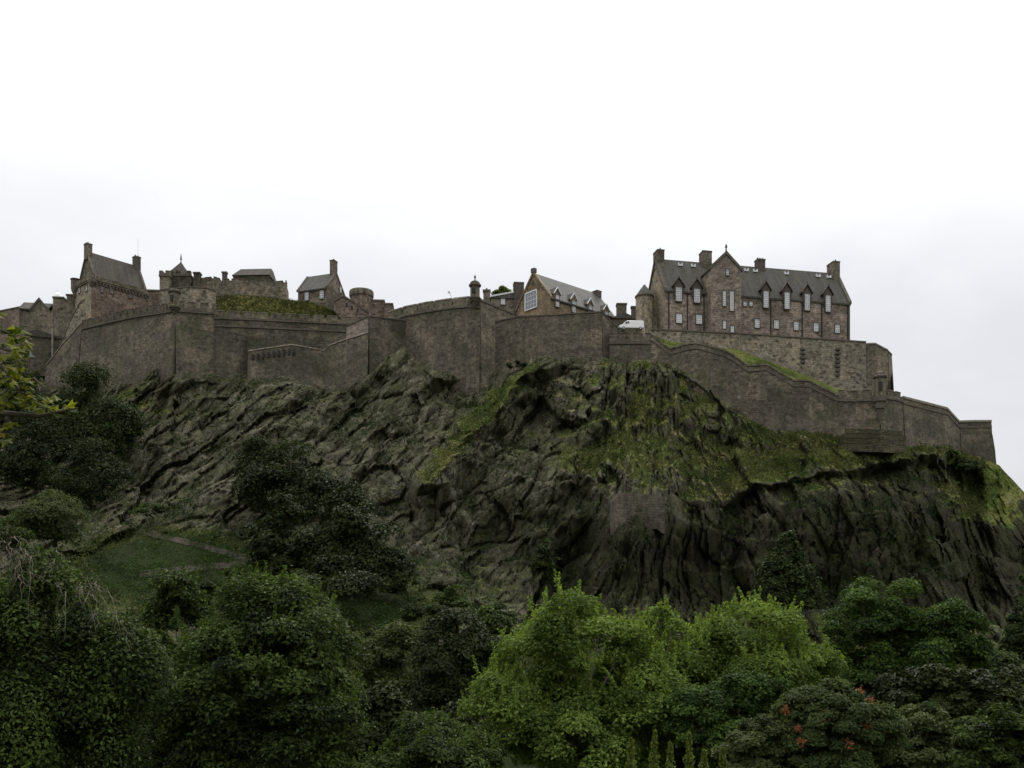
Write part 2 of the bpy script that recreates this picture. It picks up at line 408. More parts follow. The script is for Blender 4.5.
M['ground'] = plain('garden_lawn', (.03,.045,.014), .95, .5, .3)
M['path'] = plain('trodden_earth', (.030,.026,.018), .95, .4, 1.2)

# ------------------------------------------------------------------ the hill
# curtain-wall line along the crag: px, wall top row, rock/wall border row, distance
LOW = np.array([
 (-400,430,430,300),(-150,365,366,280),(-10,350,354,268),(36,350,364,264),(47,350,386,262),(82,322,384,254),(135,311,378,246),(163,304,364,242),(176,302,372,240),(214,310,376,242),(246.5,314,377,245.5),
 (248,352,381,239.8),(292,345,378,238),(324,351,384,240),(347,339,388,238),(369,317,374,236),(380,318,362,237),(395,319,352,239),(406,308,347,240),(417,306,362,238),(449,301,374,234),(470,299,379,232),
 (489,324,377,235),(518,317,366,233),(540,316,357,230),(602,312,360,233),(616,333,361,232),(652,334,361,229),(670,350,363,227),(700,344,380,224),(723,350,402,222),(748,367,419,221.5),
 (767,365,427,221),(793,381,434,219),(820,389,432,217),(838,396,434,215.5),(850,396,445,214.5),(880,396,450,211),(903,398.6,448,214),(947,410,446,222),(960,422.5,453,226),(992,422,462,226),
 (999,464,465,226),(1024,492,492,224),(1080,556,556,220),(1200,640,640,215),(1500,700,700,210)], dtype=float)
def lowv(px, k): return np.interp(px, LOW[:,0], LOW[:,k])
UP2 = np.array([(247.5,314.5,351,246),(267,315,349,247),(320,317.5,349,250),(349,319,338,252),(372,319,333,253.5)], dtype=float)
UP = np.array([(636,330,340,232),(652,330,336,233),(670,331,341,234),(696,332,345,235),(740,334,350,237),(760,335,358,238),(800,338,373,240),(838,340,389,242),(864,342,393,243),(890,352,396,246),(897,390,398,247)], dtype=float)

# depth (distance) of the crag face, as control points (px, row, distance)
CP = []
for px in list(range(-400, 1500, 70)):
    CP.append((px, lowv(px,2), lowv(px,3) - 2.0))
for px, by in ((46,0),(135,0),(176,0),(250,0),(324,0),(395,0),(406,0),(449,0),(489,0),(540,0),(602,0),(652,0),(700,0),(748,0),(793,0),(850,0),(903,0),(960,0),(992,0),(1024,0)):
    CP.append((px, lowv(px,2), lowv(px,3) - 2.0))
CP += [(0,440,232),(80,430,232),(150,430,222),(220,440,218),(300,430,215),(380,430,214),(440,430,214),(500,430,214),(560,430,208),(620,430,208),(680,430,208),(740,450,209),(800,470,203),(870,470,202),(930,480,206),(985,490,220),
 (0,500,196),(100,500,196),(200,490,196),(300,490,190),(400,490,190),(470,490,190),(530,490,192),(590,490,186),(640,500,176),(700,500,186),(760,495,189),(840,490,193),(910,510,195),(1000,530,212),
 (0,550,168),(110,550,168),(160,550,167),(240,550,168),(320,550,166),(400,550,170),(470,550,176),(540,550,180),(590,550,179),(625,550,168),(680,560,177),(760,560,181),(870,560,187),(950,560,192),(1040,580,206),
 (-200,600,150),(0,600,142),(160,600,145),(300,600,142),(380,600,141),(450,600,150),(520,600,164),(580,600,168),(625,600,161),(700,620,171),(800,620,174),(900,620,179),(1040,640,190),(1200,700,180),
 (-200,700,100),(0,680,112),(200,680,114),(400,670,118),(600,670,130),(800,680,132),(1024,700,135),(1400,760,120)]
for px in range(-400, 1500, 150): CP.append((px, 860, 74 + px*.01))
CP = np.array(CP)
def _tps(r2): return np.where(r2 > 0, r2*np.log(np.maximum(r2, 1e-9)), 0)
def fit(cp, lam=2.0):
    X = cp[:, :2] / 100.0; n = len(X)
    K = _tps(((X[:,None]-X[None])**2).sum(-1)) + lam*.01*np.eye(n)
    Pm = np.hstack([np.ones((n,1)), X]); A = np.block([[K, Pm],[Pm.T, np.zeros((3,3))]])
    w = np.linalg.solve(A, np.concatenate([cp[:,2], np.zeros(3)]))
    def ev(px, py):
        q = np.stack([np.ravel(px), np.ravel(py)], -1) / 100.0; out = np.zeros(len(q))
        for i in range(0, len(q), 20000):
            s = q[i:i+20000]; out[i:i+20000] = _tps(((s[:,None]-X[None])**2).sum(-1)) @ w[:n] + w[n] + s @ w[n+1:]
        return out.reshape(np.shape(px))
    return ev
DEPTH = fit(CP)
def gb(px, py, cx, cy, rx, ry): return np.exp(-(((px-cx)/rx)**2 + ((py-cy)/ry)**2))
def seg(px, py, x0, y0, x1, y1, w):
    dx, dy = x1-x0, y1-y0; L2 = dx*dx+dy*dy
    t = np.clip(((px-x0)*dx+(py-y0)*dy)/L2, 0, 1); d = np.hypot(px-x0-t*dx, py-y0-t*dy)
    return np.exp(-(d/w)**2)
def sharp(px, py, x0, y0, x1, y1, w):
    dx, dy = x1-x0, y1-y0; L2 = dx*dx+dy*dy
    t = np.clip(((px-x0)*dx+(py-y0)*dy)/L2, 0, 1); d = np.hypot(px-x0-t*dx, py-y0-t*dy)
    return np.clip(1-d/w, 0, 1)
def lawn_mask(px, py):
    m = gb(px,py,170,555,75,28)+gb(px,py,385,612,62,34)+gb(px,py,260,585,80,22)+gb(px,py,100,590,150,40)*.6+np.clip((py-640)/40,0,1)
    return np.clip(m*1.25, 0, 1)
def hill_disp(px, py, X, Y, Z):
    """metres towards the viewer (positive = nearer)"""
    jag = (fbm(px/26., py/26., px*0, 3, 91)-.5)*22
    jx = px + jag; jy = py + (fbm(px/26.+9, py/26., px*0, 3, 55)-.5)*22
    d = 13*sharp(jx,jy,545,352,428,486,26) + 7*sharp(jx,jy,428,486,400,560,20)
    d += -5.0*sharp(jx,jy,566,372,470,500,16) - 4*sharp(jx,jy,352,395,330,470,16) - 5*sharp(jx,jy,165,395,140,500,14)
    d += 6.5*sharp(jx,jy,640,505,600,600,30) - 7*sharp(jx,jy,590,500,566,600,24) + 3.5*sharp(jx,jy,290,385,220,480,24)
    d += 5*sharp(jx,jy,390,420,470,350,24) - 5*sharp(jx,jy,430,400,470,372,12) + 4*sharp(jx,jy,620,370,560,480,26)
    d += -5*sharp(jx,jy,690,375,740,412,22) + 4*sharp(jx,jy,905,445,948,600,22) - 4*sharp(jx,jy,958,470,985,600,18)
    d += 7*gb(px,py,648,522,36,24)
    # overhanging lip of the big right-hand cliff
    lip = np.interp(px, [640,690,740,800,860,920,960,1024], [535,512,492,478,468,455,470,505]) + jag*.8
    under = np.clip((py-lip)/7, 0, 1)*np.clip(1-(py-lip)/95, 0, 1)*np.clip((px-690)/30,0,1)
    d -= (4.0 + 4.0*vnoise(px/23., py*0, py*0, 5))*under*np.clip((960-px)/40, 0, 1)
    # ledges on the turf buttress
    r = math.radians(28)
    blend = np.clip((px-600)/80, 0, 1)
    U = X*np.cos(r*(1-blend)) - Z*np.sin(r*(1-blend)); V = X*np.sin(r*(1-blend)) + Z*np.cos(r*(1-blend))
    wx = (fbm(X/6, Y/6, Z/6, 3, 61)-.5)*5; wz = (fbm(X/6+7, Y/6, Z/6, 3, 62)-.5)*5
    wx = (fbm(X/7, Y/20, Z/7, 3, 61)-.5)*6; wz = (fbm(X/7+7, Y/20, Z/7, 3, 62)-.5)*8
    big = fbm((U+wx)/17, Y/40, (V+wz)/24, 3, 3, .5, True)-.55
    f1 = facets((U+wx)/9.5, Y/30, (V+wz)/18, 11, 1.5)-.5
    f2 = facets((U+wx*.6)/3.8, Y/14, (V+wz*.6)/8.2, 31, 1.5)-.5
    f3 = facets((U+wx*.3)/1.4, Y/7, (V+wz*.3)/3.8, 51, 1.4)-.5
    fin = fbm(U/1.0, Y/5, V/3.0, 3, 43, .6, True)-.55
    led = (Z/8 + fbm(X/14, Y/40, Z/12, 3, 5)*3.2) % 1.0                 # stepped strata
    led = np.where(led < .8, led/.8, (1-led)/.2) - .5
    return d, 8*big + 4.6*f1 + 2.5*f2 + 1.25*f3 + .8*fin + 1.2*led
def hill_amp(px, py):
    a = np.clip((py - lowv(px,2))/12.0, 0.3, 1)
    a = a*(1-.9*lawn_mask(px,py))
    a = a*np.where(px > 1000, .5, 1.0)
    a = a*(1-.65*gb(px,py,642,520,36,22))
    turf = gb(px,py,680,420,80,55) + gb(px,py,820,458,80,16)
    return a, a*(1+.1*np.clip(turf,0,1))
def S(px, py, off=0.0):
    px = np.atleast_1d(np.float64(px)); py = np.atleast_1d(np.float64(py))
    Y = DEPTH(px, py); X = (px-512)/F*Y; Z = ZC+(HOR-py)/F*Y
    d1, d2 = hill_disp(px, py, X, Y, Z); a1, a2 = hill_amp(px, py)
    Y = Y - d1*a1 - d2*a2*.8 - off
    return np.stack([(px-512)/F*Y, Y, ZC+(HOR-py)/F*Y + d2*a2*.25], -1)

cols = np.concatenate([np.arange(-400, -20, 6.0), np.arange(-20, 1044, 1.35), np.arange(1044, 1500, 6.0)])
NR = 330
sv = np.linspace(0, 1, NR)**1.0
PX, SS = np.meshgrid(cols, sv)                     # rows: 0 at foot, 1 at the wall border
jit = (fbm(cols/9., cols*0+3.3, cols*0, 4, 8)-.5)*np.where(cols < 620, 15, 5)*np.clip((cols-20)/40, 0, 1)*np.clip((1010-cols)/30, 0, 1)
PB = lowv(PX, 2) + jit[None,:]; PY = 860 + (PB-860)*SS**.72
pts = S(PX.ravel(), PY.ravel()).reshape(NR, len(cols), 3)
# cap behind the walls: rows going back over the plateau and down the far side
wy = lowv(cols, 3); top = lowv(cols, 1); bot = lowv(cols, 2) + jit
iswall = (cols > 44) & (cols < 996)
zb = ZC + (HOR-bot)/F*wy
zt = np.where(iswall, ZC + (HOR-top)/F*wy - 1.6, zb - .5)
hasup = (cols > 650) & (cols < 893)
upy = np.interp(cols, UP[:,0], UP[:,3]); upf = np.interp(cols, UP[:,0], UP[:,2]); upt = np.interp(cols, UP[:,0], UP[:,1])
h2 = (cols > 247) & (cols < 369)
upy = np.where(h2, np.interp(cols, UP2[:,0], UP2[:,3]), upy); upf = np.where(h2, np.interp(cols, UP2[:,0], UP2[:,2]), upf); upt = np.where(h2, np.interp(cols, UP2[:,0], UP2[:,1]), upt)
hasturf = hasup.copy(); hasup = hasup | h2
yA = np.where(hasup, upy, wy+10); zA = np.where(hasup, ZC+(HOR-upf)/F*upy, zt)
zplat = np.where(hasup, ZC+(HOR-upt)/F*upy - 1.0, zt)
ax = (cols-512)/F
def prow(Y, Z): return np.stack([ax*Y, Y, Z], -1)
extra = [prow(wy+1.2, zb+.0), prow(wy+1.5, np.maximum(zt-.4, zb)), prow(wy+2.4, zt), prow(yA, zA), prow(yA+.9, zA), prow(yA+1.2, zplat)]
rgt = np.clip((cols-900)/100, 0, 1); lft = np.clip((40-cols)/60, 0, 1)
fall = np.maximum(rgt, lft)*.0
extra += [prow(yA+14, zplat - 14*rgt*(cols>998)), prow(yA+40, zplat - 40*(cols>998)), prow(yA+80, zplat-45), prow(yA+150, zplat*0-1)]
G = np.concatenate([pts, np.stack(extra)], 0)
nr, nc = G.shape[:2]
idx = np.arange(nr*nc).reshape(nr, nc)
Q = np.stack([idx[:-1,:-1], idx[:-1,1:], idx[1:,1:], idx[1:,:-1]], -1).reshape(-1, 4)
# turf mask from slope and from where soil has gathered
du = np.gradient(pts, axis=1); dv = np.gradient(pts, axis=0)
nrm = np.cross(du, dv); nrm /= np.linalg.norm(nrm, axis=-1, keepdims=True)+1e-9
nz = nrm[...,2]
k = 5
nzs = nz.copy()
for _ in range(3):
    nzs = (nzs + np.roll(nzs,1,0) + np.roll(nzs,-1,0) + np.roll(nzs,1,1) + np.roll(nzs,-1,1))/5
turf = (gb(PX,PY,650,395,55,26)*.55 + gb(PX,PY,690,430,110,45)*.5 + gb(PX,PY,790,450,110,20)*.6 + gb(PX,PY,600,460,45,26)*.45 + gb(PX,PY,850,455,60,14)*.4
  + gb(PX,PY,985,488,38,44)*1.9 + gb(PX,PY,830,462,100,9)*.5 + seg(PX,PY,560,480,640,420,14)*.35 + seg(PX,PY,690,505,790,470,9)*.5 + gb(PX,PY,500,400,60,40)*.12 + seg(PX,PY,533,365,428,482,10)*.9 + gb(PX,PY,460,365,30,16)*.4 + gb(PX,PY,715,480,70,18)*.3  # the diagonal ridge strip is turf that also paints its light-catching edge
  + gb(PX,PY,250,420,120,20)*.12 + gb(PX,PY,490,590,50,40)*.1 + gb(PX,PY,140,400,60,24)*.5 - gb(PX,PY,840,560,180,50)*.55 - gb(PX,PY,520,500,60,40)*.25)
low = np.clip((PY-lowv(PX,2)), 0, 1)
grass = np.clip((nzs-.50)*(1.0+.7*np.clip((PX-570)/60,0,1)) + turf*.95 + .06, 0, 1)
lw = lawn_mask(PX, PY); grass = np.maximum(grass, lw)
eg = np.zeros((len(extra), nc)); eg[2:5, hasturf & (cols < 845)] = 1
near = np.clip((PY-PB)/14, 0, 1); grass = np.where((PX < 600) & (lw < .2), grass*(.35+.65*near), grass)
ga = np.concatenate([grass, eg], 0); la = np.concatenate([lw, np.zeros((len(extra), nc))], 0)
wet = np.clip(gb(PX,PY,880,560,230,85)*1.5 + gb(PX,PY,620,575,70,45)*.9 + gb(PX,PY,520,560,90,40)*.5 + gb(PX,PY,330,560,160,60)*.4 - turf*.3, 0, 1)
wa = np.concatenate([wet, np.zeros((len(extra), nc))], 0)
hill = npmesh('castle_rock', G.reshape(-1,3), Q, M['rock'], smooth=False, pattr={'grass': ga.ravel(), 'lawn': la.ravel(), 'wet': wa.ravel()})
tag(hill, kind='structure')
# garden ground as one sheet to the horizon, rising to the street terrace under the camera
gy = np.array([-6000,-60,2,14,24,60,95,130,400,6000.]); gz = np.array([ZC-1.7]*3+[6,1,0,-1.5,-3,-3,-3.])
gx = np.array([-6000,-400,-100,0,100,400,6000.])
GX, GY = np.meshgrid(gx, gy); GZ = np.repeat(gz[:,None], len(gx), 1)
ii = np.arange(GX.size).reshape(GX.shape)
g_ = npmesh('ground', np.stack([GX,GY,GZ],-1).reshape(-1,3), np.stack([ii[:-1,:-1],ii[:-1,1:],ii[1:,1:],ii[1:,:-1]],-1).reshape(-1,4), M['ground'], smooth=True)
tag(g_, kind='structure')
def gz_at(y): return float(np.interp(y, gy, gz))

# dirt path on the lower slope
def path(pxpy, w, off=.25):
    pp = np.array(pxpy, float); t = np.linspace(0, len(pp)-1, 60); x = np.interp(t, np.arange(len(pp)), pp[:,0]); y = np.interp(t, np.arange(len(pp)), pp[:,1])
    c = S(x, y, off); up = S(x, y-w, off); dn = S(x, y+w, off)
    v = np.concatenate([up, c, dn]); n = 60; q = []
    for i in range(n-1):
        q += [(n+i, n+i+1, i+1, i), (2*n+i, 2*n+i+1, n+i+1, n+i)]
    return npmesh('path', v, q, M['path'], smooth=True)
tag(path([(112,522),(150,533),(190,543),(238,556),(262,560)], 3.0), kind='structure')
tag(path([(245,563),(215,566),(180,570),(140,574)], 3.2), kind='structure')
tag(path([(345,636),(362,643),(385,650)], 1.7), kind='structure')

# ------------------------------------------------------------------ curtain walls
def line_pts(pts, back=0.0):
    """world points of the wall's top line, with a horizontal normal pointing away from the viewer"""
    T = [P(p[0], p[1], p[3]) for p in pts]; n = []
    for i in range(len(T)):
        a = T[max(i-1,0)]; b = T[min(i+1,len(T)-1)]; d = Vector((b.x-a.x, b.y-a.y, 0)).normalized(); n.append(Vector((-d.y, d.x, 0)))
    return T, n
def strip(mb, A, Nn, z0, z1, f, b):
    """a run along the line A between heights z0..z1 above it, from f (front) to b (back)"""
    rings = [[tuple(p + n*f + Vector((0,0,z0))), tuple(p + n*b + Vector((0,0,z0))), tuple(p + n*b + Vector((0,0,z1))), tuple(p + n*f + Vector((0,0,z1)))] for p, n in zip(A, Nn)]
    return mb.rings(rings)
def resample(A, Nn, L0, L1):
    seg = [0]
    for i in range(1, len(A)): seg.append(seg[-1] + (A[i]-A[i-1]).length)
    out = []; 
    for t in [L0] + [s for s in seg if L0 < s < L1] + [L1]:
        for i in range(1, len(A)):
            if t <= seg[i] + 1e-6:
                k = (t-seg[i-1])/max(seg[i]-seg[i-1], 1e-6); out.append((A[i-1].lerp(A[i], k), Nn[i-1].lerp(Nn[i], k).normalized())); break
    return [o[0] for o in out], [o[1] for o in out]
def wall(name, label, pts, mat, thick=2.2, batter=.06, coping=.35, cop_mat='coping', string=None, gaps=None, parapet=1.6, par_mat=None, group='castle curtain walls', cat='castle wall', deep=10):
    A, Nn = line_pts(pts)
    root = empty(name, (0,0,0)); tag(root, label, cat, group)
    ph = parapet if gaps else 0.0
    mb = MB(); rings = []
    zoff = 0
    for p, a, n in zip(pts, A, Nn):
        zbot = ZC + (HOR-p[2])/F*p[3] - deep
        h = a.z - ph - zbot
        # intermediate courses give the face a slight unevenness
        rings.append([tuple(Vector((a.x,a.y,zbot)) - n*batter*h), tuple(Vector((a.x,a.y,zbot)) + n*(thick+1)), (a.x+n.x*thick, a.y+n.y*thick, a.z-ph), (a.x, a.y, a.z-ph)])
    mb.rings(rings); mb.build('masonry', M[mat], root)
    if coping and not gaps: strip(MB(), A, Nn, -.06, coping, -.16, thick+.12); m2 = MB(); strip(m2, A, Nn, 0.004, coping, -.16, thick+.12); m2.build('coping', M[cop_mat], root)
    if string:
        for sdz in (string if isinstance(string, (list,tuple)) else [string]):
            m3 = MB(); strip(m3, A, Nn, -sdz-.32, -sdz, -.16-batter*sdz, .5); m3.build('string_course', M['trim'], root)
    if gaps:
        mw, gw, sill = gaps
        m4 = MB(); Ltot = sum((A[i]-A[i-1]).length for i in range(1, len(A)))
        Ab = [a - Vector((0,0,ph)) for a in A]
        strip(m4, Ab, Nn, .003, sill, 0.0, min(thick, 2.0))
        t = 0.0
        while t < Ltot - .2:
            e = min(t+mw, Ltot); a, n = resample(Ab, Nn, t, e); strip(m4, a, n, sill-.002, ph, 0.001, min(thick,2.0)-.001); t = e + gw
        m4.build('battlement', M[par_mat or mat], root)
        if coping:
            m5 = MB(); t = 0.0
            while t < Ltot - .2:
                e = min(t+mw, Ltot); a, n = resample(A, Nn, t, e); strip(m5, a, n, .003, coping*.6, -.08, min(thick,2.0)+.08); t = e + gw
            m5.build('coping', M[cop_mat], root)
    return root
wall('curtain_wall', 'tall battlemented wall under the steep-roofed house at the far left end of the crag',
     [(46,366,392,262),(64,343,388,258),(82,323,386,254.5)], 'wall', 3, .10, .3, deep=14)
wall('curtain_wall', 'tall smooth wall with a row of embrasures, directly below the steep-roofed house',
     [(82,321,386,254),(110,314,384,250),(135,308.5,380,246.5),(175.8,302.3,378,240)], 'wall', 3, .09, .25, 'trim', string=2.0, gaps=(1.5,.75,.75), parapet=2.0, deep=14)
wall('curtain_wall', 'short battlemented wall right of the small round turret, on the left of the grass mound',
     [(176,301.5,395,240.1),(214.2,304,395,243)], 'wall', 3, .05, .2, 'trim', string=[2.2], gaps=(1.9,.9,.7), parapet=2.0, par_mat='brown', deep=16)
wall('curtain_wall', 'long dark wall with string courses below the bright grass mound',
     [(214,310.5,394,243.2),(267,313,394,247),(320,315.5,396,250),(349,317,396,252),(372,317.5,396,253.5)], 'wall_dark', 3, .05, .2, 'coping', string=[1.7,3.6], gaps=(2.6,.8,.8), parapet=1.5, par_mat='brown', deep=16)
lwl = wall('lower_wall', 'low forward wall with a pale cranked coping, halfway down the crag left of centre',
     [(248,351.5,392,239.5),(292,345,392,237.5),(324,351,394,239.5),(329,346,394,239.5),(347,339.5,394,238),(368.4,333,380,236)], 'wall', 1.6, .05, .28, 'wall_pink', deep=12)
for k in range(9):
    px = 253+k*5.2; c_ = P(px, np.interp(px, [248,292,347], [358,351.5,351]), (237.5+2.0*abs(px-292)/44 if px < 292 else 237.5+2.0*(px-292)/32)-.08); o = MB().box(-.22, .22, -.5, .5, -.65, .65).build('wall_slot', M['iron'], lwl); o.location = c_
wall('pale_wall', 'short pale pinkish wall panel stepping up behind the cranked coping',
     [(346.5,327,345,238.8),(368.3,316.8,338,236.6)], 'wall_pink', 1.2, .01, .22, 'trim', deep=3)
wall('lower_wall', 'short dark wall rising from the rock at the right end of the cranked coping',
     [(369.2,316.6,378,236),(380,318,368,237),(405.8,321,350,241)], 'wall_dark', 1.6, .05, .25, 'trim', deep=12)
wall('bastion_wall', 'broad central wall topped by long pale merlons, left of the domed sentry turret',
     [(388.5,312.5,352,245),(406,307,352,241),(426,303,372,237),(449,299.5,380,234),(468,297.5,384,232),(480.2,298.5,384,231)], 'wall', 3, .05, .5, 'wall_pink', string=[2.0], gaps=(4.6,.45,.5), parapet=1.9, par_mat='brown', deep=14)
wall('bastion_wall', 'receding wall face right of the domed sentry turret',
     [(480.3,301,384,231),(497,307.8,384,235.5),(514,314.5,384,240)], 'brown', 2, .03, .4, 'trim', deep=14)
wall('curtain_wall', 'tall dark wall in front of the gabled hall with four dormers',
     [(487.5,324,384,235.5),(518,317.2,372,233),(540,316.3,364,230),(571,314.3,366,231.5),(602,312.4,366,233)], 'wall', 3, .05, .3, 'trim', deep=14)
wall('curtain_wall', 'short sloping wall end just left of the parked white van',
     [(602.2,312.8,366,233.1),(609,320,366,234),(617,327.5,366,235)], 'wall', 3, .05, .3, 'trim', deep=14)
wall('curtain_wall', 'low battlemented wall with square embrasures right in front of the white van',
     [(609.5,333.5,366,231.6),(630,333,366,230.4),(651,333.5,366,229)], 'wall', 2.2, .05, .22, 'trim', string=[2.2], gaps=(1.25,.85,.6), parapet=1.9, par_mat='brown', deep=14)
wall('zigzag_wall', 'long wall whose coping steps down in waves below the big pinkish barracks',
     [(651.3,335.5,368,228.8),(670,349.6,370,227),(685,345.3,378,225.5),(696,343.5,384,224.5),(723,350.5,404,222),(732,355,414,222),(748,366.5,426,221.5),(767,365,432,221),(793,381,438,219),(809,381.5,438,218),(838,396,442,215.5)],
     'wall', 1.6, .05, .4, 'brown', string=[.9], deep=12)
wall('battery_wall', 'short battlemented wall left of the corner turret at the right end of the crag',
     [(838.3,390.5,442,215.4),(856,391,448,213.5),(879.8,389.5,452,210.8)], 'wall', 1.8, .05, .22, 'trim', string=[2.0], gaps=(1.6,.9,.6), parapet=1.8, par_mat='brown', deep=12)
wall('battery_wall', 'short battlemented wall just right of the corner turret',
     [(880,389.5,452,210.8),(893,391,450,212.5),(902.5,393.5,448,214)], 'wall', 1.8, .05, .25, 'coping', string=[1.6], gaps=(1.6,.7,.5), parapet=1.5, par_mat='brown', deep=12)
wall('battery_wall', 'long pale-topped wall sloping down to the square end wall on the right',
     [(903,398.4,450,214.1),(925,404,450,218),(947,409.6,452,222),(959.3,423,460,226)], 'wall', 2, .07, .5, 'coping', string=[.9], deep=5)
wall('battery_wall', 'square battered end wall standing alone against the sky at the far right',
     [(960,422.5,462,226.2),(976,422,466,226.1),(991.5,422,470,226)], 'wall_dark', 5, .13, .45, 'coping', string=[1.0], deep=3)
up = [(651,330,345,233),(670,331,350,234),(696,332,352,235),(740,334,358,237.5),(800,338.3,378,240.5),(838,340.6,394,242.5),(866,342.5,400,244)]
tw_ = wall('terrace_wall', 'long rubble wall directly below the big pinkish barracks', up, 'wall_pale', 2, .02, .3, 'trim', group='castle curtain walls', deep=8)
for px, y0, n_, Y_ in ((803, 349, 4, 240.2), (838, 349, 7, 242.0)):
    for k in range(n_):
        c_ = P(px, y0+k*4.3, Y_); o = MB().box(-.55, .55, -.16, .6, -.24, .24).build('wall_slot', M['quoin'], tw_); o.location = c_
wall('terrace_wall', 'stepped corner of the rubble wall right of the pinkish barracks',
     [(866.3,344.5,400,244.2),(875,344.2,402,243.8),(888,351,404,245)], 'brown', 2, .03, .35, 'coping', deep=8)
wall('terrace_wall', 'narrow end face of the rubble wall, highest edge against the sky right of the barracks',
     [(888.2,351.8,404,245.1),(891.8,355.5,404,248)], 'brown', 2, .06, .3, 'coping', deep=8)
wall('inner_wall', 'long crumbling wall with a ragged top above the grass mound',
     [(196,280,310,258),(204,278,310,258),(214,277,310,258),(222,279.5,310,258.2),(240,279,310,258.6),(252,281,310,259),(268,280.5,310,259.5),(272,282,310,259.6),(286.5,281,310,260)], 'brown', 5, .02, .3, 'trim', gaps=(1.7,.6,.9), parapet=1.2, group='inner castle walls', deep=4)
wall('inner_wall', 'curved plain wall face below the little pyramid-roofed gatehouse',
     [(160,291,325,252),(172,289,325,249.5),(190,287.5,325,248.5),(206,288.5,325,249.5),(216,292,325,251.5)], 'wall_pale', 2, .02, .3, 'trim', group='inner castle walls', deep=4)
wall('buttress_wall', 'pale rubble ramp sloping down left from the corner of the steep-roofed house',
     [(58,348,372,263),(64,338,372,262.5),(72,318,368,262),(80,303,360,261),(92,295,350,260)], 'wall_pale', 3, .10, .25, 'brown', group='inner castle walls', deep=10)
# stair ledges under the corner turret
for i, (py, ex) in enumerate(((429,34),(434,37),(439,39),(444,41))):
    m = MB(); a = [P(878-ex*.95, py, 213.6-i*1.5), P(880, py+1, 209.2-i*1.5), P(880+ex*.65, py+2.5, 212.6-i*1.5)]
    A, Nn = a, [Vector((.15,1,0)).normalized(), Vector((0,1,0)), Vector((-.15,1,0)).normalized()]
    strip(m, A, Nn, -.9 if i < 3 else -1.5, .08, -.22, 5); o = m.build('stone_ledge', M['mossy'])
    tag(o, ['topmost','second highest','third highest','lowest'][i] + ' of the four mossy stone ledges under the corner turret', 'stone ledge', 'ledges under the corner turret')
# ruined lookout on the rock spur
pp = S(np.linspace(614,667,12), np.full(12, 522.))
m = MB()
prof = ((615.5,499),(617,494),(621,492.2),(627,493.4),(634,492.8),(641,494.5),(646,493.6),(652,495.8),(657,495.4),(661,499),(665,501))
ys = [float(np.mean(S(np.linspace(max(613,p[0]-7), p[0]+7, 9), np.full(9, 521.))[:,1])) for p in prof]
yb = float(np.polyfit([p[0] for p in prof], ys, 1) @ np.array([640., 1.])); sl = float(np.clip(np.polyfit([p[0] for p in prof], ys, 1)[0], -.06, .06))
A = [P(p[0], p[1], yb - 1.7 + (p[0]-640)*sl) for p in prof]
Nn = [Vector((-.05,1,0)).normalized()]*11
strip(m, A, Nn, -5.6, 0, 0, 6); o = m.build('ruined_wall', M['wall']); tag(o, 'small square ruined stone wall perched on the rock spur halfway down the cliff', 'ruin')

# ------------------------------------------------------------------ sentry turrets
def bartizan(name, label, px, py_top, py_dome, py_body, py_corb, rad_px, Y, mat, dome, finial=True):
    top = P(px, py_body, Y); root = empty(name, top); tag(root, label, 'turret', 'sentry turrets on the wall corners')
    s = Y/F; r = rad_px*s
    H = lambda py: (py_body-py)*s
    MB().lathe([(r*.95, 0), (r*.95, H(py_dome))], 14).build('turret_body', M[mat], root)
    MB().lathe([(r*.12, H(py_corb)), (r*.35, H(py_corb)*.75), (r*.62, H(py_corb)*.45), (r*.8, H(py_corb)*.42), (r*.85, H(py_corb)*.2), (r*1.08, H(py_corb)*.17), (r*1.1, -.003)], 14).build('corbel', M['trim'], root)
    MB().lathe([(r*1.22, H(py_dome)+.003), (r*1.25, H(py_dome)+.35), (r*1.05, H(py_dome)+.5)], 14).build('cornice', M['trim'], root)
    hd = H(py_top)-H(py_dome)-.5
    if dome: MB().lathe([(r*1.04, H(py_dome)+.504), (r*.98, H(py_dome)+.5+hd*.35), (r*.7, H(py_dome)+.5+hd*.72), (r*.25, H(py_dome)+.5+hd*.97), (r*.1, H(py_dome)+.5+hd)], 14).build('dome_roof', M['slate_dark'], root)
    else: MB().lathe([(r*.9, H(py_dome)+.504), (r*.85, H(py_dome)+.5+hd*.6), (r*.2, H(py_dome)+.5+hd)], 14).build('cap', M['trim'], root)
    if finial: MB().lathe([(.16, H(py_top)-.1), (.12, H(py_top)+.5), (.3, H(py_top)+.75), (.05, H(py_top)+1.3)], 8).build('finial', M['trim'], root)
    m = MB()
    for a in (-1.9, -1.2, -2.7):
        m.box(-.16, .16, -.12, .12, -.5, .5)
    ww = MB(); ww.box(-.3*r, .3*r, -.12, .12, 0, H(py_dome)*.45)
    o = ww.build('slit_window', M['iron'], root); o.location = (-r*.25, -r*.93, H(py_dome)*.3); o.rotation_euler = (0,0,-.28)
    return root
bartizan('sentry_turret', 'domed stone sentry turret on the central wall corner, left of the tan gable', 475, 280.5, 286.5, 297.5, 307, 5.0, 231, 'brown', True)
bartizan('sentry_turret', 'flat-capped stone sentry turret on the corner of the tall left wall', 174.7, 288.5, 293.0, 307, 315, 5.2, 240, 'brown', False, False)
bartizan('sentry_turret', 'small corner turret with a long stone corbel on the low wall far right', 880, 371, 378, 397, 425, 5.6, 210.5, 'brown', False, False)

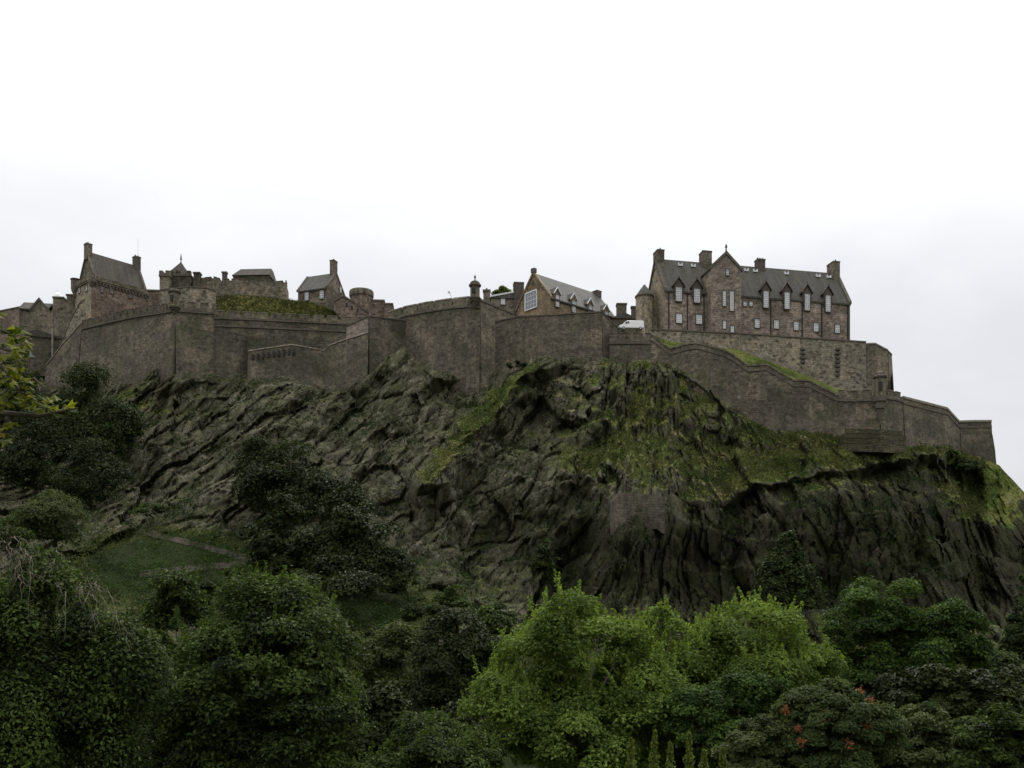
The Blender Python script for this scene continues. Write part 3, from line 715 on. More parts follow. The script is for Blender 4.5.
# ------------------------------------------------------------------ buildings
class Frame:
    def __init__(s, name, px, py, Y, ang, label, cat='building', group=None):
        """origin at the ground corner seen at px,py; the facade runs to the right at angle ang (0 = square to the view)"""
        s.o = P(px, py, Y); s.ang = ang; s.root = empty(name, s.o, ang); tag(s.root, label, cat, group)
        s.d = Vector((math.cos(ang), math.sin(ang))); s.n = Vector((-math.sin(ang), math.cos(ang)))
    def loc(s, px, py, w=0.0):
        a = (px-512)/F; b = (HOR-py)/F
        t = (w + s.o.x*s.n.x + s.o.y*s.n.y) / (a*s.n.x + s.n.y)
        x, y = t*a - s.o.x, t - s.o.y
        return x*s.d.x + y*s.d.y, ZC + t*b - s.o.z
    def locside(s, px, py, u=0.0):
        a = (px-512)/F; b = (HOR-py)/F
        t = (u + s.o.x*s.d.x + s.o.y*s.d.y) / (a*s.d.x + s.d.y)
        x, y = t*a - s.o.x, t - s.o.y
        return x*s.n.x + y*s.n.y, ZC + t*b - s.o.z
def window(fr, u, z, w, h, y=0.0, bars=(2,3), glass='glass', surround='quoin', side=False, sash='white', sm=.18):
    """a window in the facade (side=False) or in the left side wall (side=True, u measured into depth)"""
    def bx(mb, a0, a1, d0, d1, z0, z1):
        if side == 'R': mb.box(y-d1, y-d0, a0, a1, z0, z1)
        elif side: mb.box(y+d0, y+d1, a0, a1, z0, z1)
        else: mb.box(a0, a1, y+d0, y+d1, z0, z1)
    mb = MB(); s = sm
    if surround:
        bx(mb, u-w/2-s, u-w/2, -.12, .2, z-h/2-s, z+h/2+s); bx(mb, u+w/2, u+w/2+s, -.12, .2, z-h/2-s, z+h/2+s)
        bx(mb, u-w/2+.001, u+w/2-.001, -.14, .2, z+h/2, z+h/2+s*1.4); bx(mb, u-w/2+.001, u+w/2-.001, -.2, .2, z-h/2-s, z-h/2)
    win = mb.build('window', M[surround or 'quoin'], fr.root)
    fb = MB(); t = .09
    bx(fb, u-w/2, u-w/2+t, -.06, .1, z-h/2, z+h/2); bx(fb, u+w/2-t, u+w/2, -.06, .1, z-h/2, z+h/2)
    bx(fb, u-w/2+t, u+w/2-t, -.061, .1, z+h/2-t, z+h/2); bx(fb, u-w/2+t, u+w/2-t, -.061, .1, z-h/2, z-h/2+t)
    for i in range(1, bars[0]):
        c = u-w/2+w*i/bars[0]; bx(fb, c-.03, c+.03, -.055, .1, z-h/2+t, z+h/2-t)
    for i in range(1, bars[1]):
        c = z-h/2+h*i/bars[1]; tt = .045 if i*2 == bars[1] else .028; bx(fb, u-w/2+t, u+w/2-t, -.05, .1, c-tt, c+tt)
    fb.build('sash_frame', M[sash], win)
    pb = MB(); bx(pb, u-w/2+t*.5, u+w/2-t*.5, -.02, .05, z-h/2+t*.5, z+h/2-t*.5); pb.build('pane', M[glass], win)
    return win
def gable_roof(fr, u0, u1, w0, w1, ze, zr, mat, along='u', over=.3, th=.3, name='roof'):
    mb = MB()
    if along == 'u':
        c = (w0+w1)/2; k = (zr-ze)/(c-w0)
        mb.prism([(u0,w0-over,ze-over*k+th),(u0,c,zr+th),(u0,w1+over,ze-over*k+th),(u0,w1+over,ze-over*k),(u0,c,zr),(u0,w0-over,ze-over*k)], (u1-u0,0,0))
    else:
        c = (u0+u1)/2; k = (zr-ze)/(c-u0)
        mb.prism([(u0-over,w0,ze-over*k+th),(c,w0,zr+th),(u1+over,w0,ze-over*k+th),(u1+over,w0,ze-over*k),(c,w0,zr),(u0-over,w0,ze-over*k)], (0,w1-w0,0))
    return mb.build(name, M[mat], fr.root)
def gable_walls(mb, u0, u1, w0, w1, z0, ze, zr, along='u'):
    if along == 'u':
        c = (w0+w1)/2; mb.prism([(u0,w0,z0),(u0,w0,ze),(u0,c,zr),(u0,w1,ze),(u0,w1,z0)], (u1-u0,0,0))
    else:
        c = (u0+u1)/2; mb.prism([(u0,w0,z0),(u0,w0,ze),(c,w0,zr),(u1,w0,ze),(u1,w0,z0)], (0,w1-w0,0))
    return mb
def skew(fr, u, wu, w0, w1, ze, zr, up=.45, mat='trim'):
    """raised coping on a gable across the range (thickness wu along u)"""
    c = (w0+w1)/2; mb = MB()
    mb.prism([(u,w0-.3,ze-.3),(u,w0-.3,ze+up),(u,c,zr+up+.2),(u,w1+.3,ze+up),(u,w1+.3,ze-.3),(u,c,zr-.2)], (wu,0,0)); return mb.build('gable_coping', M[mat], fr.root)
def skewf(fr, u0, u1, w, ww, ze, zr, up=.35, mat='trim'):
    c = (u0+u1)/2; mb = MB()
    mb.prism([(u0-.3,w,ze-.35),(u0-.35,w,ze+up),(c,w,zr+up+.3),(u1+.35,w,ze+up),(u1+.3,w,ze-.35),(c,w,zr-.25)], (0,ww,0)); return mb.build('gable_coping', M[mat], fr.root)
def chimney(fr, u0, u1, w0, w1, z0, z1, mat='brown', pots=3, along='u'):
    mb = MB(); mb.box(u0,u1,w0,w1,z0,z1-.35); ch = mb.build('chimney', M[mat], fr.root)
    MB().box(u0-.07,u1+.07,w0-.07,w1+.07,z1-.347,z1).build('chimney_cap', M['trim'], ch)
    for i in range(pots):
        k = (i+.5)/pots; c = (u0+(u1-u0)*k, (w0+w1)/2) if along == 'u' else ((u0+u1)/2, w0+(w1-w0)*k)
        MB().lathe([(.2, z1+.002), (.16, z1+.5)], 8, c).build('chimney_pot', M['trim'], ch)
    return ch
def pipe(fr, u, z0, z1, w=0.0):
    mb = MB(); mb.box(u-.11, u+.11, w-.25, w-.03, z0, z1); mb.box(u-.25, u+.25, w-.4, w-.031, z1+.003, z1+.4); return mb.build('drainpipe', M['iron'], fr.root)

# --- the big barracks block
ang = math.atan2(10.2, 49.0)
B = Frame('barracks', 664.7, 334, 238, ang, 'long pinkish stone barracks with a steep slate roof and a tall projecting gable', 'building')
uR = B.loc(850, 320)[0]; zE = B.loc(664.7, 289.5)[1]; DW = 12.5
zR = B.loc(664.7+0, 262.4)[1]
# ridge height from the picture row of the ridge at its own depth
zR = B.loc(750, 267.6, DW/2)[1]
# bay
bu0, _ = B.loc(711, 300, -2.6); bu1, bz_e = B.loc(741.2, 269, -2.6); _, bz_p = B.loc(727.2, 253.5, -2.6); bz_e = B.loc(712, 268, -2.6)[1]
mb = MB(); gable_walls(mb, 0, uR, 0, DW, -4, zE, zR); mb.build('wall', M['hospital'], B.root)
mb = MB(); mb.prism([(-.012,0.2,-4),(-.012,.2,zE),(-.012,DW/2,zR-.3),(-.012,DW-.2,zE),(-.012,DW-.2,-4)], (.05,0,0)); mb.build('gable_lit_facing', M['hospital_lit_side'], B.root)  # thin skin that paints the left gable as if catching light
gable_roof(B, .35, uR-.35, 0, DW, zE, zR, 'slate')
mb = MB(); mb.box(-.1, uR+.1, -.28, 0.02, zE-.55, zE-.1); mb.build('eaves_cornice', M['trim'], B.root)
skew(B, -.35, .8, 0, DW, zE, zR); skew(B, uR-.5, .8, 0, DW, zE, zR)
mb = MB(); mb.box(uR-.7, uR+.012, -.014, DW, -4, zE); mb.build('quoins', M['trim'], B.root)
mb = MB(); mb.prism([(bu0,-2.6,-4),(bu0,-2.6,bz_e),((bu0+bu1)/2,-2.6,bz_p),(bu1,-2.6,bz_e),(bu1,-2.6,-4)], (0,DW/2+2.6,0)); mb.build('wall', M['hospital'], B.root)['label'] = 'tall projecting gabled bay of the barracks'
mb = MB(); mb.box(bu0-.012, bu0+.3, -2.3, DW/2-.3, zE-2, bz_e-.1); mb.build('bay_side_lit_facing', M['hospital_lit_side'], B.root)  # lit tone painted on the bay's left side by a thin skin
c = (bu0+bu1)/2; k = (bz_p-bz_e)/(c-bu0)
mb = MB(); mb.prism([(bu0-.3,-2.3,bz_e-.3*k+.3),(c,-2.3,bz_p+.3),(bu1+.3,-2.3,bz_e-.3*k+.3),(bu1+.3,-2.3,bz_e-.3*k),(c,-2.3,bz_p),(bu0-.3,-2.3,bz_e-.3*k)], (0,DW/2+2.3,0)); mb.build('roof', M['slate'], B.root)['label'] = 'steep cross roof over the projecting bay'
skewf(B, bu0, bu1, -2.85, .6, bz_e, bz_p)
MB().lathe([(.22,bz_p+.5),(.15,bz_p+1.3),(.34,bz_p+1.5),(.1,bz_p+2.2)], 8, (c,-2.6)).build('finial', M['trim'], B.root)
def bwin(px, py, wpx, hpx, w=0.0, **kw):
    u, z = B.loc(px, py, w); s = .241; return window(B, u, z, wpx*s-.1, hpx*s-.1, y=w, **kw)
for px, py, wp, hp in ((727.5,272.3,3.4,6.5),):
    bwin(px, py, wp, hp, -2.6, bars=(2,2), glass='glass_dark')
bwin(724.3,298.5,3.6,15.5,-2.6,bars=(2,8)); bwin(731.7,301,4.4,20,-2.6,bars=(2,10)); bwin(724.4,324.8,3.4,8.5,-2.6,bars=(2,4)); bwin(732.2,329.7,3.8,8,-2.6,bars=(2,4))
for px, py in ((679,318.4),(699,319.4)): bwin(px, py, 6.4, 9.6, bars=(3,4))
for px, py in ((757,323.5),(776.3,324.4),(796.1,325.9),(816,327.3),(837.3,328.8)): bwin(px, py, 5.4, 9, bars=(2,4))
for px in (745,751): bwin(px, 303.8, 3.6, 5.2, bars=(2,2))
def dormer(px, pyc, wp, hp, pypeak):
    u, z = B.loc(px, pyc); s = .24; w = wp*s; h = hp*s
    win = window(B, u, z, w-.1, h-.1, y=-.35, bars=(3 if wp > 6 else 2, 8), sm=.22)
    zp = B.loc(px, pypeak, -.3)[1]; zt = z+h/2; hw = w/2+.45
    m = MB(); m.prism([(u-hw,-.3,min(zE-1.2, zt-1)),(u-hw,-.3,zt+.25),(u,-.3,zp-.35),(u+hw,-.3,zt+.25),(u+hw,-.3,min(zE-1.2,zt-1))], (0,3.6,0)); d = m.build('dormer', M['quoin'], B.root)
    m = MB(); o = .35; m.prism([(u-hw-o,-.6,zt+.05),(u-hw-o,-.6,zt+.3),(u,-.6,zp),(u+hw+o,-.6,zt+.3),(u+hw+o,-.6,zt+.05),(u,-.6,zp-.3)], (0,4.6,0)); m.build('dormer_roof', M['slate_dark'], d)
    MB().lathe([(.1,zp-.05),(.16,zp+.25),(.04,zp+.6)], 6, (u,-.45)).build('finial', M['trim'], d)
for px, py in ((678.2,294.7),(696.4,296.2)): dormer(px, py, 6.4, 14.2, py-18.0)
for px, py in ((765.3,299.8),(786.3,301.1),(806.5,302.6),(827.3,304)): dormer(px, py, 5.6, 17.2, py-19.0)
for px in (668.7,687.3,703.8,770.6,802,821.6,847.6): pipe(B, B.loc(px, 320)[0], -4, zE-.8)
pipe(B, bu1+.35, -4, zE-.8)
u, z = B.loc(658, 262, DW/2); chimney(B, -.1, 1.7, DW/2-1.5, DW/2+1.5, zR-2.5, B.loc(658, 251.5, DW/2)[1], along='w')
u0 = B.loc(701, 260, DW/2)[0]; u1 = B.loc(709.8, 260, DW/2)[0]; chimney(B, u0, u1, DW/2-1.3, DW/2+1.3, zR-3, B.loc(705, 252.5, DW/2)[1])
m = MB(); m.prism([(u1-.5,0,zE-.5),(u1-.5,0,zE+.6),(u1-.5,DW/2,zR+.8),(u1-.5,DW/2,zE)], (.7,0,0)); m.build('gable_coping', M['brown'], B.root)
u0 = B.loc(756, 265, DW/2)[0]; u1 = B.loc(763.7, 265, DW/2)[0]; chimney(B, u0, u1, DW/2-.9, DW/2+.9, zR-1, B.loc(760, 260, DW/2)[1], 'quoin')
u0 = B.loc(832.3, 265, DW/2)[0]; u1 = B.loc(841.5, 265, DW/2)[0]; chimney(B, uR-1.9, uR-.05, DW/2-1.6, DW/2+1.6, zR-3, B.loc(837, 263.6, DW/2)[1], along='w')
for px in (680,693,746,755,786,817.8,828.4):
    u, z = B.loc(px, 268+ (px-680)*.062, DW/2-1); m = MB(); m.box(u-.55,u+.55,DW/2-1.5,DW/2-.9,zR-1.5,zR-1.15); m.box(u-.55,u-.35,DW/2-1.45,DW/2-.95,zR-1.16,zR-.75); m.box(u+.35,u+.55,DW/2-1.45,DW/2-.95,zR-1.16,zR-.75); m.build('roof_vent', M['lead'], B.root)
# side wall windows and stair tower at the left end
for py in (303, 321): 
    wv, z = B.locside(655.2, py); window(B, wv, z, 1.3, 2.0, y=-.03, side=True, bars=(2,4))
m = MB(); m.box(-1.3,-.02, 5.2, 6.4, -4, zE+1.5); m.build('chimney_breast', M['hospital_lit_side'], B.root)
tw, tz = B.loc(644.4, 298, 5.0); r = 8.6*.243
MB().lathe([(r,-4),(r,tz)], 20, (tw,5.0)).build('stair_tower', M['hospital_lit_side'], B.root)
MB().lathe([(r+.18,tz+.003),(r+.25,tz+.35)], 20, (tw,5.0)).build('stair_tower_cornice', M['trim'], B.root)
MB().lathe([(r+.15,tz+.353),(r*.55,tz+1.9),(.08,tz+3.3)], 20, (tw,5.0)).build('stair_tower_roof', M['slate_grey'], B.root)

# --- gabled hall with four dormers
H = Frame('gabled_hall', 550.5, 324, 250, 0.72, 'tan gabled stone hall with a big window and four white-edged dormers', 'building')
# here the local u axis runs away to the right along the side wall; the gable is the left side wall (depth axis)
HL = H.loc(615, 316)[0]; zE = H.loc(550.5, 297.5)[1]; GW = H.locside(517, 310)[0]
zR = H.locside(533.5, 274)[1]
mb = MB(); gable_walls(mb, 0, HL, 0, GW, -6, zE, zR); mb.build('wall', M['tan'], H.root)
gable_roof(H, .3, HL, 0, GW, zE, zR, 'slate_grey')
mb = MB(); c = GW/2; mb.prism([(-.25,-.4,zE-.4),(-.25,-.4,zE+.3),(-.25,c,zR+.75),(-.25,GW+.4,zE+.3),(-.25,GW+.4,zE-.4),(-.25,c,zR-.1)], (.7,0,0)); mb.build('gable_coping', M['tan'], H.root)
mb = MB(); mb.box(-.4,.6,c-.6,c+.6,zR+.3,zR+1.4); mb.build('finial', M['trim'], H.root)
wv, wz = H.locside(531, 300.5); window(H, wv, wz, abs(H.locside(525.4,300)[0]-H.locside(536.6,300)[0]), 4.2, y=-.03, side=True, bars=(4,4), glass='glass_blue', surround='lead', sm=.2)
mb = MB(); wv, wz = H.locside(533, 283.5); mb.box(-.04,.05,wv-.3,wv+.3,wz-.5,wz+.5); mb.build('slit_window', M['iron'], H.root)
mb = MB(); mb.box(.2, HL, -.35, -.003, zE-.5, zE-.15); mb.build('gutter', M['iron'], H.root)
for i, (px, pyt) in enumerate(((557,288.2),(573.5,294),(590,299),(606,305.0))):
    u, zt = H.loc(px+1, pyt-1.5, -.45); hw = .95; zb_ = zE-1.8
    m = MB(); m.prism([(u-hw,-.15,zb_),(u-hw,-.15,zt-1.7),(u,-.15,zt-.3),(u+hw,-.15,zt-1.7),(u+hw,-.15,zb_)], (0,4.2,0)); d = m.build('dormer', M['lead' if 0 else 'tan'], H.root)
    m = MB(); m.prism([(u-hw-.35,-.45,zt-2.0),(u-hw-.35,-.45,zt-1.75),(u,-.45,zt+.02),(u+hw+.35,-.45,zt-1.75),(u+hw+.35,-.45,zt-2.0),(u,-.45,zt-.3)], (0,.25,0)); m.build('bargeboard', M['lead'], d)
    m = MB(); m.prism([(u-hw-.3,-.19,zt-1.95),(u-hw-.3,-.19,zt-1.72),(u,-.19,zt+.05),(u+hw+.3,-.19,zt-1.72),(u+hw+.3,-.19,zt-1.95),(u,-.19,zt-.25)], (0,4.4,0)); m.build('dormer_roof', M['slate_grey'], d)
    window(H, u, zt-3.5, 1.2, 3.0, y=-.18, bars=(2,4), glass='glass', surround='trim', sm=.12)
chimney(H, HL-1.5, HL+.2, GW/2-1.2, GW/2+1.2, zR-1.5, zR+.8, 'quoin', 0)

# --- low block and chimneys left of the hall
K = Frame('low_house', 491.5, 326, 262, .12, 'low stone house with a white eaves board just left of the tan gable', 'building')
u1, z1 = K.loc(522, 296); zt = K.loc(491.5, 298)[1]
mb = MB(); mb.box(0, u1, 0, 7, -3, zt); mb.build('wall', M['wall_pale'], K.root)
mb = MB(); mb.prism([(-.3,-.3,zt+.003),(-.3,-.3,zt+.4),(u1,-.3,zt+2.2),(u1,-.3,zt+.003)], (0,7.6,0)); mb.build('roof', M['slate_grey'], K.root)
mb = MB(); mb.prism([(-.35,-.42,zt+.15),(-.35,-.42,zt+.55),(u1,-.42,zt+2.4),(u1,-.42,zt+2.0)], (0,.1,0)); mb.build('eaves_board', M['lead'], K.root)
u, z = K.loc(503, 301.5); window(K, u, z, 1.1, 1.6, bars=(2,2))
u0 = K.loc(514, 300, -.5)[0]; u1 = K.loc(524, 300, -.5)[0]; z2 = K.loc(518, 282, -.5)[1]
chimney(K, u0, u1, -.6, 1.6, -3, z2, 'quoin', 0)
def stack(px0, px1, pytop, pybot, Y, label, mat='brown', cap=True, name='chimney_stack', pots=2):
    s = Y/F; o = P((px0+px1)/2, pybot, Y); r = empty(name, o); tag(r, label, 'chimney', 'free-standing chimneys behind the walls')
    w = (px1-px0)*s/2; h = (pybot-pytop)*s
    MB().box(-w, w, 0, w*1.6, -3, h-.4).build('shaft', M[mat], r)
    MB().box(-w-.15, w+.15, -.15, w*1.6+.15, h-.397, h).build('chimney_cap', M['trim'], r)
    for i in range(pots): MB().lathe([(.22,h+.003),(.17,h+.55)], 8, (-w+2*w*(i+.5)/pots, w*.8)).build('chimney_pot', M['trim'], r)
    return r
stack(483.3, 490, 289.5, 308, 246, 'thin stone chimney just right of the domed sentry turret', pots=1)
stack(617, 626.6, 303, 322, 262, 'broad brown chimney above the parked white van', 'brown', pots=0)
stack(631.5, 637, 306, 322, 262, 'narrow dark chimney between the white van and the round stair tower', 'quoin', pots=0)
m = Frame('shed', 612, 327, 256, .1, 'dark low slate roof between the hall and the white van', 'outbuilding')
mb = MB(); mb.box(0, 6.5, 0, 5, -3, 2.2); mb.build('wall', M['wall_dark'], m.root)
mb = MB(); mb.prism([(-.3,-.3,2.2),(3,-.3,3.9),(6.9,-.3,2.2)], (0,5.6,0)); mb.build('roof', M['slate_grey'], m.root)

# --- right-centre house with chimney and the round tower
R_ = Frame('gabled_house', 298, 312, 264, -.35, 'small gabled stone house with one chimney at the right end of the grass mound', 'building')
uu = R_.loc(327.2, 300)[0]; zE = R_.loc(298, 291.5)[1]; 
# ridge along u; the right gable is turned to the viewer
D2 = 9.5; ze2 = zE
zR2 = R_.loc(325, 275.5, D2/2)[1]
mb = MB(); gable_walls(mb, 0, uu, 0, D2, -6, zE, zR2); mb.build('wall', M['brown'], R_.root)
gable_roof(R_, -.1, uu-.25, 0, D2, zE, zR2, 'slate_grey')
skew(R_, uu-.45, .6, 0, D2, zE, zR2, .3); skew(R_, -.3, .5, 0, D2, zE, zR2, .25)
for px, py in ((306.8,296.3),(321.8,294.6)): u, z = R_.loc(px, py); window(R_, u, z, 1.15, 2.1, bars=(2,4))
wv, z = R_.locside(340.4, 289.3, uu); window(R_, wv, z, 1.0, 2.0, y=uu+.03, side='R', bars=(2,4))
wv, zt = R_.locside(341.2, 266.6, uu-1); chimney(R_, uu-1.5, uu-.2, D2/2-.9, D2/2+.9, zR2-1, zt, 'brown', 1, 'w')
# sloping lean-to wall, round tower and low blocks
o = P(334, 316, 255); LT = empty('lean_to', o, -.1); tag(LT, 'sloping lean-to wall between the small gabled house and the pale pinkish panel', 'outbuilding')
s_ = .255
MB().prism([(0,0,-4),(0,0,14*s_),(10*s_,0,19*s_),(36*s_,0,1.5*s_),(36*s_,0,-4)], (0,2.4,0)).build('wall', M['reddish'], LT)
MB().prism([(-.1,-.2,14*s_+.01),(-.1,-.2,14*s_+.4),(10*s_,-.2,19*s_+.45),(36*s_,-.2,1.5*s_+.4),(36*s_,-.2,1.5*s_+.01),(10*s_,-.2,19*s_+.01)], (0,2.8,0)).build('coping', M['trim'], LT)
for k in (13, 18.5, 24):
    m = MB().box(k*s_-.25, k*s_+.25, -.03, .2, (18-k*.55)*s_-1.2+.6, (18-k*.55)*s_+.4); m.build('slit_window', M['iron'], LT)
def round_tower(label, px, pytop, pybot, rpx, Y, mat, lip=True):
    s = Y/F; o = P(px, pybot, Y); r = empty('round_tower', (o.x, o.y+rpx*s, o.z)); tag(r, label, 'tower'); R = rpx*s; h = (pybot-pytop)*s
    MB().lathe([(R*1.03,-5),(R,h-1.6)], 28).build('wall', M[mat], r)
    MB().lathe([(R+.25,h-1.597),(R+.3,h-1.2),(R+.3,h-.3),(R+.15,h)], 28).build('parapet', M['brown'], r)
    return r
round_tower('round reddish stone tower with a flat lipped top right of the small gabled house', 359.8, 287.5, 318, 11.2, 262, 'reddish')
def block(name, label, px0, px1, pytop, pybot, Y, dpt, mat, ang=0.0, cap=True, cat='building'):
    fr = Frame(name, px0, pybot, Y, ang, label, cat); u = fr.loc(px1, pybot)[0]; zt = fr.loc(px0, pytop)[1]
    MB().box(0, u, 0, dpt, -5, zt).build('wall', M[mat], fr.root)
    if cap: MB().box(-.18, u+.18, -.18, dpt+.18, zt+.003, zt+.4).build('parapet', M['trim'], fr.root)
    return fr, u, zt
block('stone_block', 'flat-topped reddish stone block immediately right of the round tower', 371, 384, 301, 318, 264, 6, 'reddish', .05)
block('stone_block', 'lowest flat-topped stone block, at the left foot of the long pale merlons', 384.3, 392.5, 304.5, 318, 263, 5, 'reddish', .05)

# --- steep-roofed house on the left
V = Frame('steep_roofed_house', 91.5, 304, 258, .84, 'steep-roofed stone house with a chimney on each gable at the left end of the crag', 'building')
VL = V.loc(158, 300)[0]; VW = V.locside(75.5, 290)[0]; zP = V.loc(91.5, 277)[1]; zR = V.loc(115, 260.6, VW/2)[1]
MB().box(0, VL, 0, VW, -6, zP-1.0).build('wall', M['reddish'], V.root)
MB().box(-.012, .2, .1, VW, -6, zP-1.01).build('gable_lit_facing', M['hospital_lit_side'], V.root)
m = MB(); m.box(-.35, VL+.2, -.35, VW+.3, zP-.997, zP-.6); m.box(-.5, VL+.3, -.5, VW+.5, zP-.597, zP+.5); pr = m.build('parapet', M['brown'], V.root)
m = MB()
for i in range(int(VL/0.9)): m.box(.1+i*.9, .5+i*.9, -.34, -.01, zP-1.6, zP-1.003)
m.build('corbel_table', M['trim'], pr)
MB().lathe([(.3,zP-3.2),(1.0,zP-1.6),(1.15,zP-.9),(1.15,zP+1.3),(1.3,zP+1.35),(1.3,zP+1.6)], 12, (0,VW)).build('corner_turret', M['brown'], V.root)
MB().lathe([(.3,zP-2.6),(1.0,zP-1.2),(1.1,zP-.7),(1.1,zP+.9)], 12, (0,0)).build('corner_turret', M['brown'], V.root)
ue = V.loc(138, 272, VW/2)[0]; g0, g1 = .9, min(ue, VL-1.5)
m = MB(); gable_walls(m, g0, g1, .6, VW-.6, zP-1, zP+.6, zR); m.build('gable', M['brown'], V.root)
gable_roof(V, g0+.3, g1-.2, .6, VW-.6, zP+.6, zR, 'slate_dark', over=.25)
skew(V, g0-.25, .6, .6, VW-.6, zP+.6, zR, .3); skew(V, g1-.3, .6, .6, VW-.6, zP+.6, zR, .3)
zt = V.loc(93, 245.5, VW/2)[1]; chimney(V, g0-.4, g0+1.1, VW/2-.8, VW/2+.8, zR-2, zt, 'brown', 1, 'w')
u = V.loc(136.6, 262, VW/2)[0]; zt = V.loc(136.6, 257, VW/2)[1]; chimney(V, u-.8, u+.8, VW/2-.8, VW/2+.8, zR-1.5, zt, 'quoin', 2)
MB().tube([(u+.4,VW/2,zt),(u+.4,VW/2,zt+5.2)], [.05,.03], 5).build('aerial_mast', M['lead'], V.root)
for px, py, w_, h_ in ((102,289.5,.9,1.7),(111.8,290.3,1.0,1.9),(130.4,294.8,1.1,1.9),(147.7,298.5,.8,1.3)):
    u, z = V.loc(px, py); window(V, u, z, w_, h_, glass='glass_dark', sash='quoin', bars=(2,2), sm=.1)
for px, py in ((79.7,290.5),(86.8,288.5)): wv, z = V.locside(px, py); window(V, wv, z, 1.0, 1.5, side=True, glass='glass_dark', sash='white', bars=(2,2), sm=.14)
block('link_building', 'low stone link between the steep-roofed house and the pyramid-roofed gatehouse', 148, 161, 291, 312, 262, 6, 'reddish', .1)

# --- gatehouse with a pyramid roof
fr, u, zt = block('square_turret', 'slender square stone turret left of the pyramid-roofed gatehouse', 159.5, 168.5, 276.5, 312, 256, 2.4, 'wall_pale', -.05, cat='tower')
for a, b in ((0, .7), (u-.7, u)): MB().box(a-.1, b+.1, -.1, 2.4, zt+.41, zt+1.5).build('merlon', M['brown'], fr.root)
fr, u, zt = block('gatehouse', 'dark gatehouse with a pointed pyramid roof and finial', 169, 190.5, 276, 300, 258, 6, 'wall_dark', 0, cat='tower')
zp = fr.loc(183.5, 262.5, 3)[1]; uc = fr.loc(181, 270, 3)[0]
MB().rings([[(uc-3.0,.0,zt+.404),(uc+3.0,.0,zt+.404),(uc+3.0,6,zt+.404),(uc-3.0,6,zt+.404)], [(uc-1.6,1.4,zt+2.4),(uc+1.6,1.4,zt+2.4),(uc+1.6,4.6,zt+2.4),(uc-1.6,4.6,zt+2.4)], [(uc-.1,2.9,zp),(uc+.1,2.9,zp),(uc+.1,3.1,zp),(uc-.1,3.1,zp)]]).build('pyramid_roof', M['slate_dark'], fr.root)
MB().lathe([(.22,zp-.2),(.1,zp+.5),(.25,zp+.8),(.04,zp+2.3)], 8, (uc,3)).build('finial', M['iron'], fr.root)
for a in (0, 1.7, u-1.0): MB().box(a, a+1.0, -.05, 1, zt+.41, zt+1.4).build('merlon', M['wall_dark'], fr.root)
block('square_turret', 'stubby square stone turret right of the pyramid-roofed gatehouse', 193.5, 199.5, 273.5, 300, 257, 1.6, 'wall_dark', 0, cat='tower')
block('wall_block', 'plain brown wall block behind the stubby square turret', 187, 204, 278.5, 302, 260, 4, 'brown', .15)
# dark roofed block behind the inner wall
fr = Frame('armoury', 233, 286, 274, -.05, 'long dark low-roofed building rising behind the crumbling wall above the grass mound', 'building')
u = fr.loc(268.3, 280)[0]; z1 = fr.loc(233, 272)[1]; z2 = fr.loc(233, 269.3, 3)[1]
MB().box(0, u, 0, 8, -4, z1-1).build('wall', M['wall_dark'], fr.root)
MB().rings([[(-.3,-.3,z1-1+.003),(u+.3,-.3,z1-1+.003),(u+.3,8.3,z1-1+.003),(-.3,8.3,z1-1+.003)], [(1.2,3,z2),(u-.1,3,z2),(u-.1,5,z2),(1.2,5,z2)]]).build('roof', M['slate_dark'], fr.root)
stack(222, 226.5, 271.5, 282, 266, 'short chimney left of the dark low roof above the crumbling wall', 'quoin', pots=0)

# --- buildings at the far left
fr = Frame('gabled_store', 19, 326, 268, .15, 'brown stone building with a small pointed gable near the left edge', 'building')
u1 = fr.loc(48, 320)[0]; ze = fr.loc(19, 309)[1]
MB().box(0, u1, 0, 8, -6, ze).build('wall', M['brown'], fr.root)
ua = fr.loc(30.5, 310, -.5)[0]; ub = fr.loc(48, 310, -.5)[0]; zp = fr.loc(38.7, 299.5, -.5)[1]
gable_roof(fr, 0, ub, -.2, 8, ze, fr.loc(24, 303.5, 4)[1], 'slate_dark')
m = MB(); gable_walls(m, ua, ub, -.6, 7, -6, ze-.3, zp, 'w'); m.build('gable', M['brown'], fr.root)
skewf(fr, ua, ub, -.8, .5, ze-.3, zp, .25)
block('square_tower', 'brown square tower with a small white dome behind it near the left edge', 53, 63.5, 298, 330, 268, 4, 'brown', .1, cat='tower')
block('square_tower', 'dark flat-topped wall tower just left of the steep-roofed house', 66.5, 75, 295.5, 335, 266, 4, 'brown', .1, cat='tower')
wall('inner_wall', 'low wall joining the buildings at the far left', [(40,313,350,269),(55,309.5,350,268),(68,307,350,267),(78,305,350,265)], 'brown', 2, .02, .3, 'trim', gaps=(1.2,.6,.6), parapet=1.2, group='inner castle walls', deep=4)
wall('inner_wall', 'sloping wall running off the left edge behind the yellow-green leaves', [(-60,322,350,285),(0,311.5,350,280),(22,307,350,276)], 'reddish', 3, .02, .3, 'trim', group='inner castle walls', deep=6)
o = P(57.4, 298, 273); dm = MB().lathe([(1.15,-3),(1.15,0),(1.1,.35),(.85,1.0),(.3,1.35),(.08,1.5),(.05,2.3)], 14).build('dome', M['white']); dm.location = o; tag(dm, 'small white domed lantern above the brown square tower', 'dome')
fr = Frame('terrace_pavilion', 26, 345, 262, .1, 'low dark-roofed pavilion with a pale post in front, below the far left buildings', 'outbuilding')
u = fr.loc(62, 340)[0]; zt = fr.loc(26, 331)[1]
MB().box(0, u, 0, 5, -8, zt-1.2).build('wall', M['wall_dark'], fr.root)
